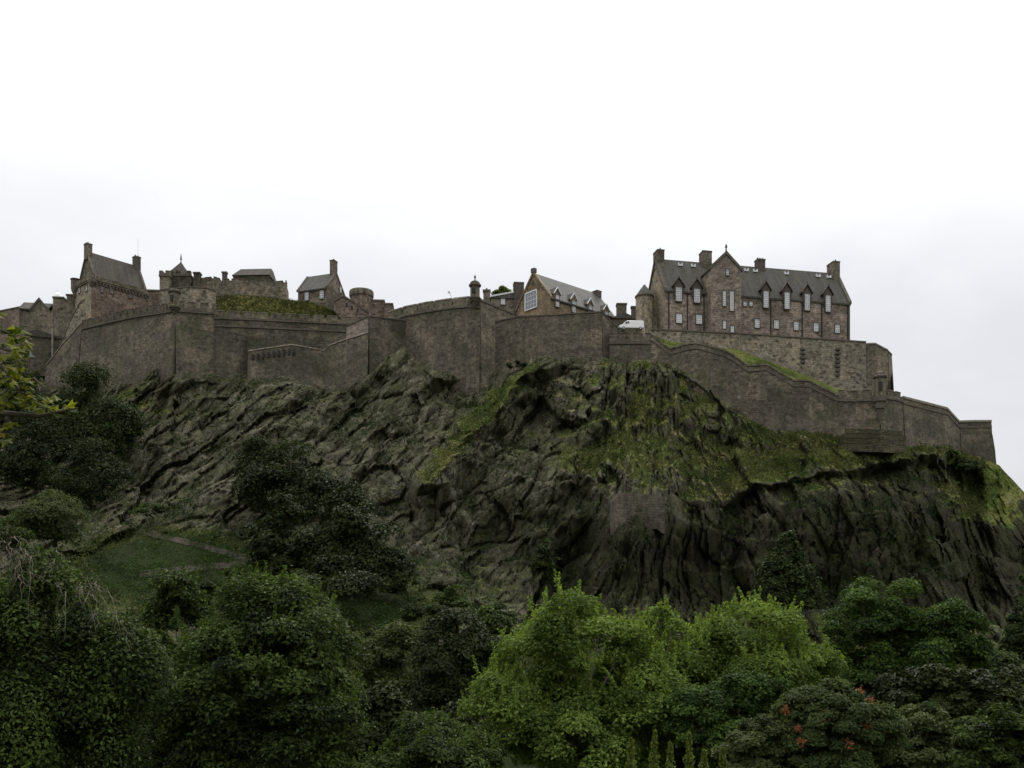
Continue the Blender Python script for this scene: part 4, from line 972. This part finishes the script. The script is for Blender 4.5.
MB().prism([(-.3,-.3,zt-1.197),(-.3,-.3,zt-.8),(u*.3,-.3,zt+.4),(u+.3,-.3,zt-1.6),(u+.3,-.3,zt-1.9)], (0,5.6,0)).build('roof', M['slate_dark'], fr.root)
u = fr.loc(52.5, 335, -1)[0]; MB().box(u-.2,u+.2,-1.2,-.8,-8,zt+.6).build('post', M['coping'], fr.root)

# --- grass banks on the terraces (turf)
BANK = {}
def bank(pts_top, pts_bot, name, mat='turf'):
    """sloping turf between two rows of (px,row,Y)"""
    n = 40; tt = np.linspace(0,1,n); rows = []
    a = np.array(pts_bot, float); b = np.array(pts_top, float)
    ia = np.linspace(0,1,len(a)); ib = np.linspace(0,1,len(b))
    A = np.stack([np.interp(tt, ia, a[:,k]) for k in range(3)], -1); Bb = np.stack([np.interp(tt, ib, b[:,k]) for k in range(3)], -1)
    for k in np.linspace(0,1,9):
        q = A*(1-k)+Bb*k; q[:,1] -= 1.5*np.sin(k*math.pi/2)*(Bb[:,1]*0); 
        w = np.stack([(q[:,0]-512)/F*q[:,2], q[:,2], ZC+(HOR-q[:,1])/F*q[:,2]], -1)
        w[:,2] += (fbm(w[:,0]/3, w[:,1]/3, w[:,2]*0, 3, 9)-.5)*2.2*np.sin(min(1,k*1.15)*math.pi)
        rows.append(w)
    v = np.concatenate(rows); ii = np.arange(len(v)).reshape(9, n); BANK[name] = np.array(rows)
    o = npmesh(name, v, np.stack([ii[:-1,:-1],ii[:-1,1:],ii[1:,1:],ii[1:,:-1]],-1).reshape(-1,4), M[mat], smooth=True); tag(o, kind='structure'); return o
gbank = bank([(214,297,257),(232,295.5,257),(259,296.5,256.5),(286,299.5,256),(310,302,256),(333,311,255)], [(214,320,246.5),(235,321,248),(262,322,249.5),(290,323,251.5),(312,324,252.5),(345,325,254)], 'grass_bank')

# --- white van and poles
def van():
    o = P(632.5, 329.5, 240); r = empty('parked_van', o, .05); tag(r, 'white van parked on the terrace between the gabled hall and the barracks', 'van')
    prof = [(-3.1,.45),(-3.15,1.0),(-2.3,1.35),(-1.55,2.05),(-1.2,2.2),(2.5,2.25),(2.75,2.05),(2.85,.5)]
    m = MB(); ring = []
    for y, sc in ((0,.96),(.12,1),(1.8,1),(1.92,.96)): ring.append([(x*(.99 if sc < 1 else 1), y, .45+(z-.45)*sc) for x, z in prof])
    m.rings(ring).build('body', M['white'], r)
    m = MB(); m.prism([(-2.0,-.02,1.45),(-1.5,-.02,1.95),(-.75,-.02,1.98),(-.75,-.02,1.42)], (0,.05,0)); m.build('side_window', M['glass_dark'], r)
    m = MB(); m.prism([(-2.35,.2,1.33),(-2.35,1.7,1.33),(-1.6,1.65,2.02),(-1.6,.25,2.02)], (.05,0,.04)); m.build('windscreen', M['glass_dark'], r)
    for x in (-2.1, 1.9):
        for y in (-.02, 1.7):
            w = MB().rings([[(x+.36*math.cos(a*math.pi/8), yy, .36+.36*math.sin(a*math.pi/8)) for a in range(16)] for yy in (y, y+.24)]).build('wheel', M['rubber'], r)
            MB().rings([[(x+.2*math.cos(a*math.pi/6), yy, .36+.2*math.sin(a*math.pi/6)) for a in range(12)] for yy in (y-.02, y+.26)]).build('rim', M['lead'], w)
    for y in (.2, 1.5): MB().box(-3.16,-3.0,y,y+.25,.85,1.02).build('headlight', M['lead'], r)
    MB().box(-3.22,-3.05,.05,1.87,.4,.62).build('bumper', M['rubber'], r)
    MB().box(-1.55,-1.4,-.2,-.03,1.4,1.62).build('wing_mirror', M['rubber'], r)
van()
o = P(452.5, 303, 240); r = empty('floodlight', o); tag(r, 'thin leaning floodlight pole above the long pale merlons', 'lamp')
MB().tube([(.6,0,-3),(0,0,1.0),(-.75,0,2.5)], [.09,.08,.07], 6).build('pole', M['lead'], r)
MB().box(-1.15,-.55,-.2,.2,2.4,2.75).build('lamp_head', M['lead'], r)

# ------------------------------------------------------------------ plants
def leaves(C, Nn, Ln, Wd, g, seed_rnd, bend=.15, droop=0.0):
    """one pointed, folded leaf per centre"""
    n = len(C)
    t = g.normal(size=(n,3)); t[:,2] -= droop
    t -= (t*Nn).sum(-1, keepdims=True)*Nn; t /= np.linalg.norm(t, axis=-1, keepdims=True)+1e-9
    s = np.cross(Nn, t)
    Lh = (Ln*.5)[:,None]; Wh = (Wd*.5)[:,None]
    v = np.stack([C - t*Lh, C + s*Wh + Nn*Wh*bend*2 - t*Lh*.1, C + t*Lh - Nn*Lh*bend, C - s*Wh + Nn*Wh*bend*2 - t*Lh*.1], 1).reshape(-1,3)
    q = np.arange(n*4).reshape(n,4)
    return v, q
def unit(g, n):
    v = g.normal(size=(n,3)); return v/np.linalg.norm(v, axis=-1, keepdims=True)
def tree(name, label, px, py, rx, ry, Y, mat, leaf=.3, nclump=90, per=260, clump=.30, base_z=None, cat='tree', group=None, seed=0, shape='round',
         droop=0.0, shoots=0, hang=0, flat=.85, trunk=True, extra=None, rdepth=None, bark='bark', base_off=(0,0)):
    """crown centre and radii given by their place and size in the picture at distance Y"""
    g = np.random.default_rng(1000+seed)
    s = Y/F; c = P(px, py, Y); RX, RZ = rx*s, ry*s; RY = rdepth if rdepth else RX*.85
    zb_ = base_z if base_z is not None else gz_at(Y)
    zb_ = min(zb_, c.z-RZ*.8)
    base = Vector((c.x+base_off[0], c.y+base_off[1], zb_))
    root = empty(name, base); tag(root, label, cat, group)
    R = np.array([RX, RY, RZ]); C0 = np.array(c - base)
    d = unit(g, nclump*3); d = d[d[:,2] > -.75][:nclump*2]
    d = d[d[:,1] < .55][:nclump]                     # mostly the sides one can walk round from the front; the back stays thinner
    nb = max(6, nclump//5); db = unit(g, nb); db[:,1] = np.abs(db[:,1]); d = np.concatenate([d, db])
    rr = g.uniform(.50, 1.0, len(d))**.7
    lump = .82 + .36*vnoise(d[:,0]*2.2+seed, d[:,1]*2.2, d[:,2]*2.2, seed)
    if shape == 'cone': 
        h = g.uniform(-1, 1, len(d)); w = np.clip((1-h)/2, .06, 1)**.55; a = np.arctan2(d[:,1], d[:,0]); d = np.stack([np.cos(a)*w, np.sin(a)*w, h], -1); rr = np.where(g.random(len(d)) < .75, g.uniform(.8,1,len(d)), rr); lump = lump*.1+.9
        cc = np.stack([d[:,0]*rr, d[:,1]*rr, d[:,2]*.9], -1)*lump[:,None]
    else:
        nl = max(6, int(6+nclump/24)); ld = unit(g, nl); ld[:,2] = ld[:,2]*.9; ld[0] = (0,0,.95); ld[1] = (.8,-.3,-.1); ld[2] = (-.8,-.3,-.2); ld[3] = (.35,-.5,-.7); ld[4] = (-.4,-.5,-.65)
        lr = g.uniform(.24, .47, nl); lc = ld*(1-lr)[:,None]*g.uniform(.8,1.2,nl)[:,None]
        # clumps on the surface of the lobes that make up the crown, none buried inside another lobe
        kl = g.integers(nl, size=len(d)*3); dd = np.concatenate([d,d,d]); dd = dd + g.normal(size=dd.shape)*.3; dd /= np.linalg.norm(dd, axis=-1, keepdims=True)
        c3 = lc[kl] + dd*lr[kl][:,None]*g.uniform(.75,1.08,len(kl))[:,None]
        inside = (np.linalg.norm(c3[:,None]-lc[None], axis=-1) < lr[None]*.72).any(1)
        c3 = c3[~inside][:len(d)]; d = d[:len(c3)]; cc = c3
    cen = C0 + cc*R*(1-clump*.25)
    Rm = (RX*RY*RZ)**(1/3)
    cr = clump*Rm*g.uniform(.55, 1.25, len(d))
    if shape == 'cone': cr = cr*np.clip((1.15-d[:,2])/1.6,.3,1)
    k = np.repeat(np.arange(len(d)), (per*(cr/(clump*Rm))**2).astype(int))
    n = len(k)
    u = unit(g, n); u[:,2] = np.where(u[:,2] < -.12, -u[:,2], u[:,2])
    rad = g.uniform(.62, 1.05, n)**.5 * np.where(g.random(n) < .12, g.uniform(1,1.45,n), 1)
    pos = cen[k] + u*rad[:,None]*cr[k][:,None]*np.array([1,1,flat]) 
    if droop: pos[:,2] -= droop*cr[k]*(np.hypot(u[:,0], u[:,1])**2)*g.uniform(.3,1.2,n)
    outward = cc[k]/(np.linalg.norm(cc[k], axis=-1, keepdims=True)+1e-9)
    nn = u*.9 + outward*.25 + np.array([0,0,.7]) + g.normal(size=(n,3))*.42
    nn /= np.linalg.norm(nn, axis=-1, keepdims=True)
    ln = leaf*g.uniform(.4,1.4,n); 
    rnd = np.clip(.5*g.random(n) + .5*g.random(len(d))[k], 0, .95)
    P_, N_, L_, R_n = [pos], [nn], [ln], [rnd]
    if shoots:
        top = cen[(cc[:,2] > -.1)]; tr = cr[(cc[:,2] > -.1)]
        for j in range(shoots):
            q = g.integers(len(top)); b = top[q] + unit(g,1)[0]*np.array([1,1,.3])*tr[q]*.8; b[2] += tr[q]*flat*.7
            hgt = g.uniform(.5,1.4)*Rm*.16; m_ = int(hgt/leaf*7)+6; z = g.random(m_)*hgt
            lean = g.normal(size=2)*.22
            p_ = b + np.stack([z*lean[0], z*lean[1], z], -1) + g.normal(size=(m_,3))*leaf*.33*(1.15-z/hgt)[:,None]
            P_.append(p_); nv = unit(g, m_)+np.array([0,0,.3]); N_.append(nv/np.linalg.norm(nv,axis=-1,keepdims=True)); L_.append(leaf*g.uniform(.6,1.1,m_)); R_n.append(g.uniform(.45,.93,m_))
    for j in range(hang):
        q = g.integers(len(cen)); b = cen[q] + unit(g,1)[0]*cr[q]*np.array([.9,.9,.2]); ll = g.uniform(.8,3.2); m_ = int(ll/leaf*5); z = g.random(m_)*ll
        sw = g.normal(size=2)*.12
        p_ = b + np.stack([z*sw[0], z*sw[1], -z], -1) + g.normal(size=(m_,3))*leaf*.4; P_.append(p_); nv = unit(g,m_)+np.array([0,-.5,.2]); N_.append(nv/np.linalg.norm(nv,axis=-1,keepdims=True)); L_.append(leaf*g.uniform(.6,1.1,m_)); R_n.append(g.uniform(.2,.93,m_)*g.uniform(.5,1))
    Pp = np.concatenate(P_); Nv = np.concatenate(N_); Lv = np.concatenate(L_); Rv = np.concatenate(R_n)
    v, q = leaves(Pp, Nv, Lv, Lv*.55, g, None, droop=1.2 if droop else .3)
    npmesh('crown', v, q, L[mat], root, fattr={'rnd': Rv})
    if trunk:
        m = MB(); th = max(C0[2]-RZ*.55, .5); tr0 = max(.12, Rm*.055)
        fork = np.array([C0[0]*.75, C0[1]*.75, th])
        m.tube([(0,0,-.4), (C0[0]*.3,C0[1]*.3,th*.5), tuple(fork), tuple(C0*[1,1,1]+[0,0,RZ*.2]), tuple(C0+[RX*.05,0,RZ*.72])], [tr0*1.25, tr0, tr0*.8, tr0*.45, .04], 8)
        sel = g.permutation(len(d))[:min(26, len(d))]
        for j in sel:
            e = cen[j]; f0 = fork*(1-.0)+ (C0-fork)*g.uniform(0,.9); mid = (f0+e)/2 + np.array([0,0,-.06*Rm]) + g.normal(size=3)*Rm*.04
            m.tube([tuple(f0), tuple(mid), tuple(e)], [tr0*.42, tr0*.22, tr0*.07], 5)
        m.build('trunk', M[bark], root, smooth=True)
    if extra: extra(root, C0, R, g)
    return root
def bush_on(px, py, rx, ry, mat, label, seed, leaf=.45, off=0.0, **kw):
    s = S(px, py+ry*.5, 0)[0]; Y = s[1]-rx*.13-off
    kw.setdefault('name', 'bush'); kw.setdefault('cat', 'bush')
    return tree(kw.pop('name'), label, px, py, rx, ry, Y, mat, leaf=leaf, base_z=float(s[2])-2, seed=seed, **kw)

# trees and scrub on the crag
GC = 'dark trees growing against the foot of the crag'
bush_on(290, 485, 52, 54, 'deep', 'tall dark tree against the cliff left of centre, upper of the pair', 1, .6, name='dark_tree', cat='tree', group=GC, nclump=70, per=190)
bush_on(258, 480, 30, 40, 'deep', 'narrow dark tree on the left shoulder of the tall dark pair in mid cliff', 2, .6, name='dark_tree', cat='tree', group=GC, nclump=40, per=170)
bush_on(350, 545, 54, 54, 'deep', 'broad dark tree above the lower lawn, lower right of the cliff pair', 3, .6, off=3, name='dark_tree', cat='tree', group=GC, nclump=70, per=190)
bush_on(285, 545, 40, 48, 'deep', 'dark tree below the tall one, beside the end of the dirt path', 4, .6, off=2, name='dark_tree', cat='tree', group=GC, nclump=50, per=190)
bush_on(335, 585, 50, 24, 'deep', 'low dark scrub spreading under the cliff trees left of centre', 51, .5, off=6, cat='bush', nclump=60, per=170, trunk=False)
bush_on(395, 575, 28, 26, 'deep', 'dark scrub where the lawn meets the cliff, right of the cliff trees', 52, .5, off=3, cat='bush', nclump=40, per=160, trunk=False)
for i, (px, py, rx, ry) in enumerate(((205,598,24,12),(238,574,16,8),(420,612,26,13),(455,600,22,12),(375,640,26,10),(150,512,22,8),(500,618,26,14))):
    bush_on(px, py, rx, ry, 'mid' if i % 2 else 'dark', 'low bush on the grassy slope under the crag', 70+i, .38, off=2, cat='bush', nclump=26, per=130, trunk=False, group='low bushes on the slope under the crag')
GL = 'trees massed on the left shoulder of the crag'
bush_on(92, 422, 58, 48, 'dark', 'uppermost of the dark trees massed on the left shoulder, just below the tall wall', 5, .55, name='shoulder_tree', cat='tree', group=GL, nclump=90, per=210, off=2)
bush_on(36, 462, 44, 42, 'deep', 'dark tree at the left edge under the yellow-green branch', 6, .55, name='shoulder_tree', cat='tree', group=GL, nclump=70, per=190, off=4)
bush_on(90, 478, 44, 36, 'deep', 'lower dark tree on the left shoulder, above the pale round shrub', 7, .5, name='shoulder_tree', cat='tree', group=GL, nclump=60, per=200, off=6)
bush_on(132, 432, 20, 26, 'dark', 'slim tree at the right end of the left shoulder clump', 8, .5, name='shoulder_tree', cat='tree', group=GL, nclump=30, per=170, off=1)
bush_on(10, 392, 38, 42, 'dark', 'dark tree at the left edge level with the top of the shoulder', 9, .5, name='shoulder_tree', cat='tree', group=GL, nclump=40, per=180, off=0)
bush_on(55, 523, 50, 27, 'midgrey', 'pale round shrub above the weeping tree at the left', 10, .4, name='round_shrub', cat='shrub', nclump=80, per=200, off=8)
bush_on(8, 540, 30, 20, 'mid', 'low shrub at the left edge beside the pale round shrub', 11, .4, name='round_shrub', cat='shrub', nclump=30, per=160, off=10)
bush_on(547, 562, 15, 24, 'mid', 'upright green bush in the gully in the middle of the cliff', 12, .45, nclump=26, per=120, group='bushes rooted in the cliff')
bush_on(952, 458, 9, 13, 'mid', 'bright ivy bush at the foot of the end wall on the far right', 13, .4, nclump=18, per=120, group='bushes rooted in the cliff', trunk=False)
bush_on(968, 468, 17, 8, 'dark', 'dark low ivy along the foot of the square end wall on the right', 14, .4, nclump=18, per=120, group='bushes rooted in the cliff', trunk=False)
bush_on(516, 366, 12, 4, 'dark', 'thin dark scrub under the wall of the gabled hall', 15, .35, nclump=12, per=90, group='bushes rooted in the cliff', trunk=False)
bush_on(786, 571, 31, 46, 'dark', 'dark cone-shaped evergreen standing against the right-hand cliff', 16, .55, name='conifer', cat='tree', shape='cone', nclump=190, per=200, clump=.36, off=14)
tree('conifer', 'dark evergreen half cut off by the right edge', 1026, 625, 22, 58, 110, 'dark', .45, 90, 150, .36, base_z=0, seed=17, shape='cone')
tree('small_tree', 'small round tree peeping over the roofs right of the domed turret', 501, 294, 10, 7, 285, 'bright2', .5, 26, 120, .4, base_z=82, seed=18)

# garden trees, back row first
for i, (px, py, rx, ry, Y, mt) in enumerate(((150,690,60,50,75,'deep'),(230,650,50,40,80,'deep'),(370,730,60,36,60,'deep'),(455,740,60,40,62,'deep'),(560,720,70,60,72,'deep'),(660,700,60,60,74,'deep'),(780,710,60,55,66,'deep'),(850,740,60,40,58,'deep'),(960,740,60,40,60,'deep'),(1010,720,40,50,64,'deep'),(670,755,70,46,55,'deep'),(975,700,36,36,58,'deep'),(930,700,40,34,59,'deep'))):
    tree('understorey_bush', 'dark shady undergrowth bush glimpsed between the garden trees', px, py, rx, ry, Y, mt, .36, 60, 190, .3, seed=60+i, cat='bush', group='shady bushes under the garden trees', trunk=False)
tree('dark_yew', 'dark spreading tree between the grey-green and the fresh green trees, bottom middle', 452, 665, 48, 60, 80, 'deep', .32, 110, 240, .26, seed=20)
tree('grey_green_tree', 'soft grey-green tree in the dip below the lawn', 402, 678, 44, 54, 86, 'midgrey', .34, 100, 220, .26, seed=21)
tree('grey_green_tree', 'low grey-green tree at the foot of the lawn left of the dip', 345, 665, 30, 36, 84, 'midgrey', .34, 50, 200, .3, seed=22)
tree('background_tree', 'green tree rising at the top of the broad dark tree, right of the lawn path', 292, 618, 50, 48, 62, 'mid', .25, 120, 260, .24, seed=23, shoots=30)
tree('background_tree', 'shadowy tree glimpsed left behind the fresh green trees', 492, 640, 30, 36, 95, 'mid', .36, 50, 180, .28, seed=24)
tree('round_tree', 'big round rich green tree at the bottom right, below the cliff', 880, 655, 66, 80, 70, 'round', .25, 200, 360, .2, seed=25)
tree('round_tree', 'lighter green tree overlapping the right side of the big round one', 945, 672, 46, 74, 68, 'round', .25, 130, 360, .23, seed=26)
tree('background_tree', 'dark green tree behind the shrubs at the right edge', 1000, 700, 40, 44, 78, 'mid', .3, 80, 220, .28, seed=27)
tree('background_tree', 'dark shady tree in the gap under the big round one', 905, 716, 60, 36, 62, 'deep', .28, 80, 220, .28, seed=28)
tree('fresh_green_tree', 'leftmost of the two bright light green trees in the bottom middle', 572, 706, 114, 96, 48, 'bright', .19, 230, 400, .18, seed=29, shoots=520, bark='bark_pale')
tree('fresh_green_tree', 'bright light green tree right of the other bright one, below the cone-shaped evergreen', 742, 672, 98, 80, 52, 'bright', .2, 210, 380, .19, seed=30, shoots=480, bark='bark_pale')
tree('fresh_green_tree', 'bright green crown filling the gap between the two big bright trees', 655, 680, 66, 66, 50.5, 'bright', .19, 200, 220, .2, seed=40, shoots=220, bark='bark_pale')
tree('fresh_green_tree', 'lower deeper green tree in front of the right bright one', 740, 728, 78, 56, 45, 'round', .18, 180, 320, .19, seed=31, shoots=50)
tree('broad_tree', 'broad dark tree with light leaf tips left of the bottom middle', 262, 712, 112, 136, 44, 'mid', .2, 210, 560, .2, seed=32, shoots=320)
tree('broad_tree', 'left wing of the broad dark tree, next to the weeping one', 180, 695, 66, 108, 46, 'mid', .2, 110, 520, .23, seed=33, shoots=150)
tree('weeping_tree', 'weeping tree with hanging sprays filling the bottom left corner', 46, 706, 108, 176, 34, 'mid', .16, 230, 640, .2, seed=34, flat=.8, droop=1.0, bark='bark_pale', shoots=80, hang=420)
tree('feathery_shrub', 'feathery narrow-leaved shrub at the bottom edge, left of the fresh green tree', 425, 766, 80, 50, 42, 'mid', .18, 150, 300, .2, seed=35, shoots=120)
def reds(root, C0, R, g):
    n = 20; d = unit(g, n); d[:,1] = -np.abs(d[:,1])*.7; d[:,2] = np.abs(d[:,2])*.9
    d /= np.linalg.norm(d, axis=-1, keepdims=True); cen = C0 + d*R*g.uniform(.85,1.02,n)[:,None]
    for i in range(n):
        m = int(g.integers(24, 44)); pos = cen[i] + g.normal(size=(m,3))*np.array([.07,.07,.08]); nn = unit(g, m)
        v, q = leaves(pos, nn, np.full(m,.11), np.full(m,.06), g, None); npmesh('flower_head', v, q, L['redclump'], root, fattr={'rnd': g.random(m)})
tree('flowering_shrub', 'shrub dotted with rusty red flower heads at the bottom right', 832, 742, 62, 60, 36, 'red', .14, 240, 340, .18, seed=36, extra=reds, shoots=30)
tree('garden_shrub', 'grey-green shrub between the red-dotted one and the right edge', 920, 750, 56, 52, 40, 'midgrey', .16, 160, 320, .2, seed=37)
tree('garden_shrub', 'light green shrub in the bottom right corner', 1000, 760, 50, 48, 34, 'mid', .15, 150, 300, .2, seed=38, shoots=40)
tree('garden_shrub', 'small dark shrub left of the red-dotted one at the bottom edge', 762, 758, 46, 40, 36, 'midgrey', .14, 110, 300, .22, seed=39)
# spires of a young shrub
g = np.random.default_rng(5)
for i, px in enumerate((631, 652, 672, 690, 702, 724)):
    Y = 30+ (i%2); s = Y/F; tp = (738, 730, 742, 732, 750, 748)[i]; b = P(px, 800, Y); h = (800-tp)*s
    r = empty('young_shoot', (b.x, b.y, gz_at(Y))); z0 = b.z - gz_at(Y)
    tag(r, 'upright leafy shoot in a row at the bottom edge, before the bright trees', 'shrub', 'upright shoots at the bottom edge')
    n = 620; z = g.random(n)**.9*h; w = (.2+.1*g.random(n))*(1-z/h)**.8*(.75+.45*np.sin(z*7+i*1.7)**2)+.03; a = g.random(n)*6.283; rr = np.sqrt(g.random(n))*w
    pos = np.stack([np.cos(a)*rr+z*(.05*math.sin(i*2)), np.sin(a)*rr, z0+z], -1)
    nn = np.stack([np.cos(a), np.sin(a), np.full(n,.8)], -1)+g.normal(size=(n,3))*.4; nn /= np.linalg.norm(nn, axis=-1, keepdims=True)
    v, q = leaves(pos, nn, np.full(n,.13)*g.uniform(.7,1.2,n), np.full(n,.055), g, None); npmesh('foliage', v, q, L['bright2'], r, fattr={'rnd': g.random(n)*.9})
    MB().tube([(0,0,-.2),(0,0,z0),(h*.05*math.sin(i*2),0,z0+h*.9)], [.05,.03,.01], 6).build('stem', M['bark_pale'], r)

# pale bare twigs arching over the weeping tree
g = np.random.default_rng(11); m = MB()
Yw = 31.5
base = P(30, 700, 34)
for i in range(30):
    sx = g.uniform(-5, 120); sy = 540 + (max(sx,0)/120)**2*75 + g.uniform(-6, 30); dx = g.uniform(-8, 34); ll = g.uniform(8, 55)
    yy = 31.2 - g.random()*.8
    p0 = P(sx, sy+14, 33.5); p1 = P(sx+dx*.3, sy-5, 32.3); p2 = P(sx+dx*.8, sy+g.uniform(-3,6), yy); p3 = P(sx+dx+g.uniform(-4,4), sy+ll, yy-.2)
    tt = np.linspace(0,1,11); pts_ = [((1-t)**3)*p0+3*((1-t)**2)*t*p1+3*(1-t)*t*t*p2+t**3*p3 + Vector(g.normal(size=3)*.05) for t in tt]
    m.tube([tuple(p) for p in pts_], list(np.linspace(.014,.004,11)), 4)
    for b_ in range(3):
        q_ = pts_[3+2*b_]; e_ = q_ + Vector((g.normal()*.25, g.normal()*.15, -g.uniform(.15,.6))); m.tube([tuple(q_), tuple((q_+e_)/2+Vector((g.normal()*.05,0,.05))), tuple(e_)], [.008,.006,.003], 3)
wt = bpy.data.objects['weeping_tree']
tw = m.build('bare_twigs', M['twig'], wt); tw.matrix_parent_inverse = Matrix.Translation(wt.location).inverted()

# the near branch at the left edge: a tree on the street terrace, trunk outside the picture
def lobed(c, t, nrm_, size, V_, F_, rn):
    s = nrm_.cross(t); pts_ = [(-.5,0)]; 
    ang_ = [-2.1,-1.55,-1.15,-.7,-.42,0,.42,.7,1.15,1.55,2.1]; rad_ = [.42,.24,.5,.3,.34,.62,.34,.3,.5,.24,.42]
    b = len(V_); V_.append(tuple(c - t*size*.35))
    for a, r_ in zip(ang_, rad_):
        p = c + (t*math.cos(a) + s*math.sin(a))*r_*size - nrm_*size*.12*(abs(a)+.4); V_.append(tuple(p))
    for i in range(1, 11): F_.append((b, b+i, b+i+1))
nt_base = Vector((-7.2, 10.5, gz_at(10.5)))
nt = empty('overhanging_tree', nt_base); tag(nt, 'yellow-green lobed leaves on a branch reaching in from the left edge', 'tree')
m = MB(); V_, F_ = [], []
def W(px, py, Y): return P(px, py, Y) - nt_base
tk = [(0,0,-.3), (.1,0,1.5), (.15,-.3,3.0), (.1,-.6,5.2), (0,-.8,7.5)]
m.tube(tk, [.26,.22,.19,.14,.05], 10)
limbs = [([tk[2], W(-60,430,9.5), W(-10,412,9), W(40,416,8.6), W(78,408,8.4)], .05),
         ([tk[3], W(-80,350,9.6), W(-20,340,9.1), W(14,352,8.8), W(30,385,8.6)], .045),
         ([tk[3], W(-60,330,9.4), W(-12,330,9), W(18,335,8.7)], .03),
         ([W(-10,412,9), W(14,395,8.7), W(34,378,8.5), W(48,392,8.4)], .018),
         ([W(-20,340,9.1), W(2,365,8.8), W(20,392,8.6), W(44,404,8.5)], .018)]
for pl, r0 in limbs: m.tube([tuple(p) for p in pl], list(np.linspace(r0, .006, len(pl))), 6)
m.build('trunk', M['bark'], nt, smooth=True)
g = np.random.default_rng(21)
spots = []
for cx, cy, sx, sy, n in ((12,336,11,9,20),(22,352,10,7,14),(8,372,12,12,20),(20,398,16,10,22),(45,402,14,7,16),(66,408,9,6,12),(4,430,7,9,7),(-20,380,20,50,50),(28,376,9,8,10),(-30,300,20,30,20)):
    for i in range(n): spots.append((cx+g.normal()*sx*.7, cy+g.normal()*sy*.7, 8.6+g.normal()*.25))
for px, py, Y in spots:
    c = W(px, py, Y); t = Vector((g.normal()*.8+.35, g.normal()*.5-.1, g.normal()*.35-.25)).normalized()
    nn = Vector((g.normal()*.45, -.45+g.normal()*.4, 1)).normalized(); t = (t - nn*t.dot(nn)).normalized()
    lobed(c, t, nn, g.uniform(.075,.15), V_, F_, 0)
rn = np.repeat(np.clip(g.random(len(spots))**1.2, 0, 1), 10)
npmesh('crown', np.array(V_), np.array(F_), L['near'], nt, fattr={'rnd': rn})

# ------------------------------------------------------------------ rough grass and scrub on the crag (uncountable)
def scatter(name, n, mat, kind_, leaf, seed, wfun, height=.5):
    g = np.random.default_rng(seed); out_p = []; out_n = []; rn = []
    tot = 0
    px = g.uniform(-20, 985, n*6); py = lowv(px, 2) + 2 + g.random(n*6)*(700-lowv(px,2))
    w = wfun(px, py, g); keep = g.random(len(px)) < w; px, py = px[keep][:n], py[keep][:n]
    p = S(px, py, -.1); n = len(px)
    k = 4; kk = np.repeat(np.arange(n), k); m_ = len(kk)
    pos = p[kk] + g.normal(size=(m_,3))*np.array([.55,.4,.3])*height*1.6; pos[:,2] += g.random(m_)*height
    nn = unit(g, m_)*.8 + np.array([0,-.3,.5]); nn /= np.linalg.norm(nn, axis=-1, keepdims=True)
    tone = fbm(px/18., py/12., px*0, 3, seed)
    v, q = leaves(pos, nn, leaf*g.uniform(.6,1.3,m_), leaf*g.uniform(.2,.4,m_), g, None, droop=-.4)
    o = npmesh(name, v, q, L[mat], fattr={'rnd': np.clip(g.random(m_)*.5 + (tone[kk]-.25)*.9, 0, 1)}); tag(o, kind='stuff'); return o
# sample the turf mask computed on the hill grid
def mask_at(px, py):
    ci = np.clip(np.searchsorted(cols, px), 0, len(cols)-1); pb = lowv(px, 2)
    ss = np.clip((860-py)/(860-pb), 0, 1)**(1/.72); ri = np.clip((ss*(NR-1)).astype(int), 0, NR-1)
    return grass[ri, ci], nzs[ri, ci]
def wg(px, py, g):
    m_, nz_ = mask_at(px, py); return np.clip((m_-.42)*1.6, 0, 1)*(1-lawn_mask(px,py)*.0)
tag(scatter('rough_grass', 52000, 'grass', 'stuff', .55, 3, lambda px, py, g: wg(px,py,g)*(1-lawn_mask(px,py)), .45), 'rough olive grass tufts over the ledges and turf of the crag', 'grass')
tag(scatter('lawn_grass', 42000, 'weeds', 'stuff', .42, 4, lambda px, py, g: lawn_mask(px,py)*(py < 665)*np.clip(fbm(px/14.,py/8.,px*0,2,8)*2.4-.6, .15, 1), .3), 'dark weeds and ground cover on the shaded lawn below the crag', 'ground cover')
def ws(px, py, g):
    c = fbm(px/22., py/16., px*0, 3, 12); m_, nz_ = mask_at(px, py)
    return np.clip((c-.52)*7, 0, 1)*np.clip(nz_*1.4+.1, 0, 1)*(1-lawn_mask(px,py))*.55
tag(scatter('cliff_scrub', 26000, 'ivy', 'stuff', .6, 5, ws, .8), 'dark ivy and scrub clinging to the ledges of the crag', 'ground cover')

rows_ = BANK['grass_bank']; g = np.random.default_rng(77); n = 9000
a_ = g.random(n)*(rows_.shape[0]-1.01); b_ = g.random(n)*(rows_.shape[1]-1.01); ia, ib = a_.astype(int), b_.astype(int); fa, fb_ = (a_-ia)[:,None], (b_-ib)[:,None]
p_ = (rows_[ia,ib]*(1-fa)+rows_[ia+1,ib]*fa)*(1-fb_) + (rows_[ia,ib+1]*(1-fa)+rows_[ia+1,ib+1]*fa)*fb_
tn = fbm(p_[:,0]/3, p_[:,1]/3, p_[:,2]/3, 3, 4); p_[:,2] += g.random(n)*.5*(.3+tn); nn = unit(g, n)*.8+np.array([0,-.4,.4]); nn /= np.linalg.norm(nn, axis=-1, keepdims=True)
v, q = leaves(p_, nn, .55*g.uniform(.6,1.4,n), .16*g.uniform(.6,1.4,n), g, None, droop=-.5)
tag(npmesh('mound_grass', v, q, L['grass'], fattr={'rnd': np.clip(g.random(n)*.5+(tn-.3)*1.1, 0, 1)}), 'long yellowing grass on the mound under the crumbling wall', 'grass', kind='stuff')
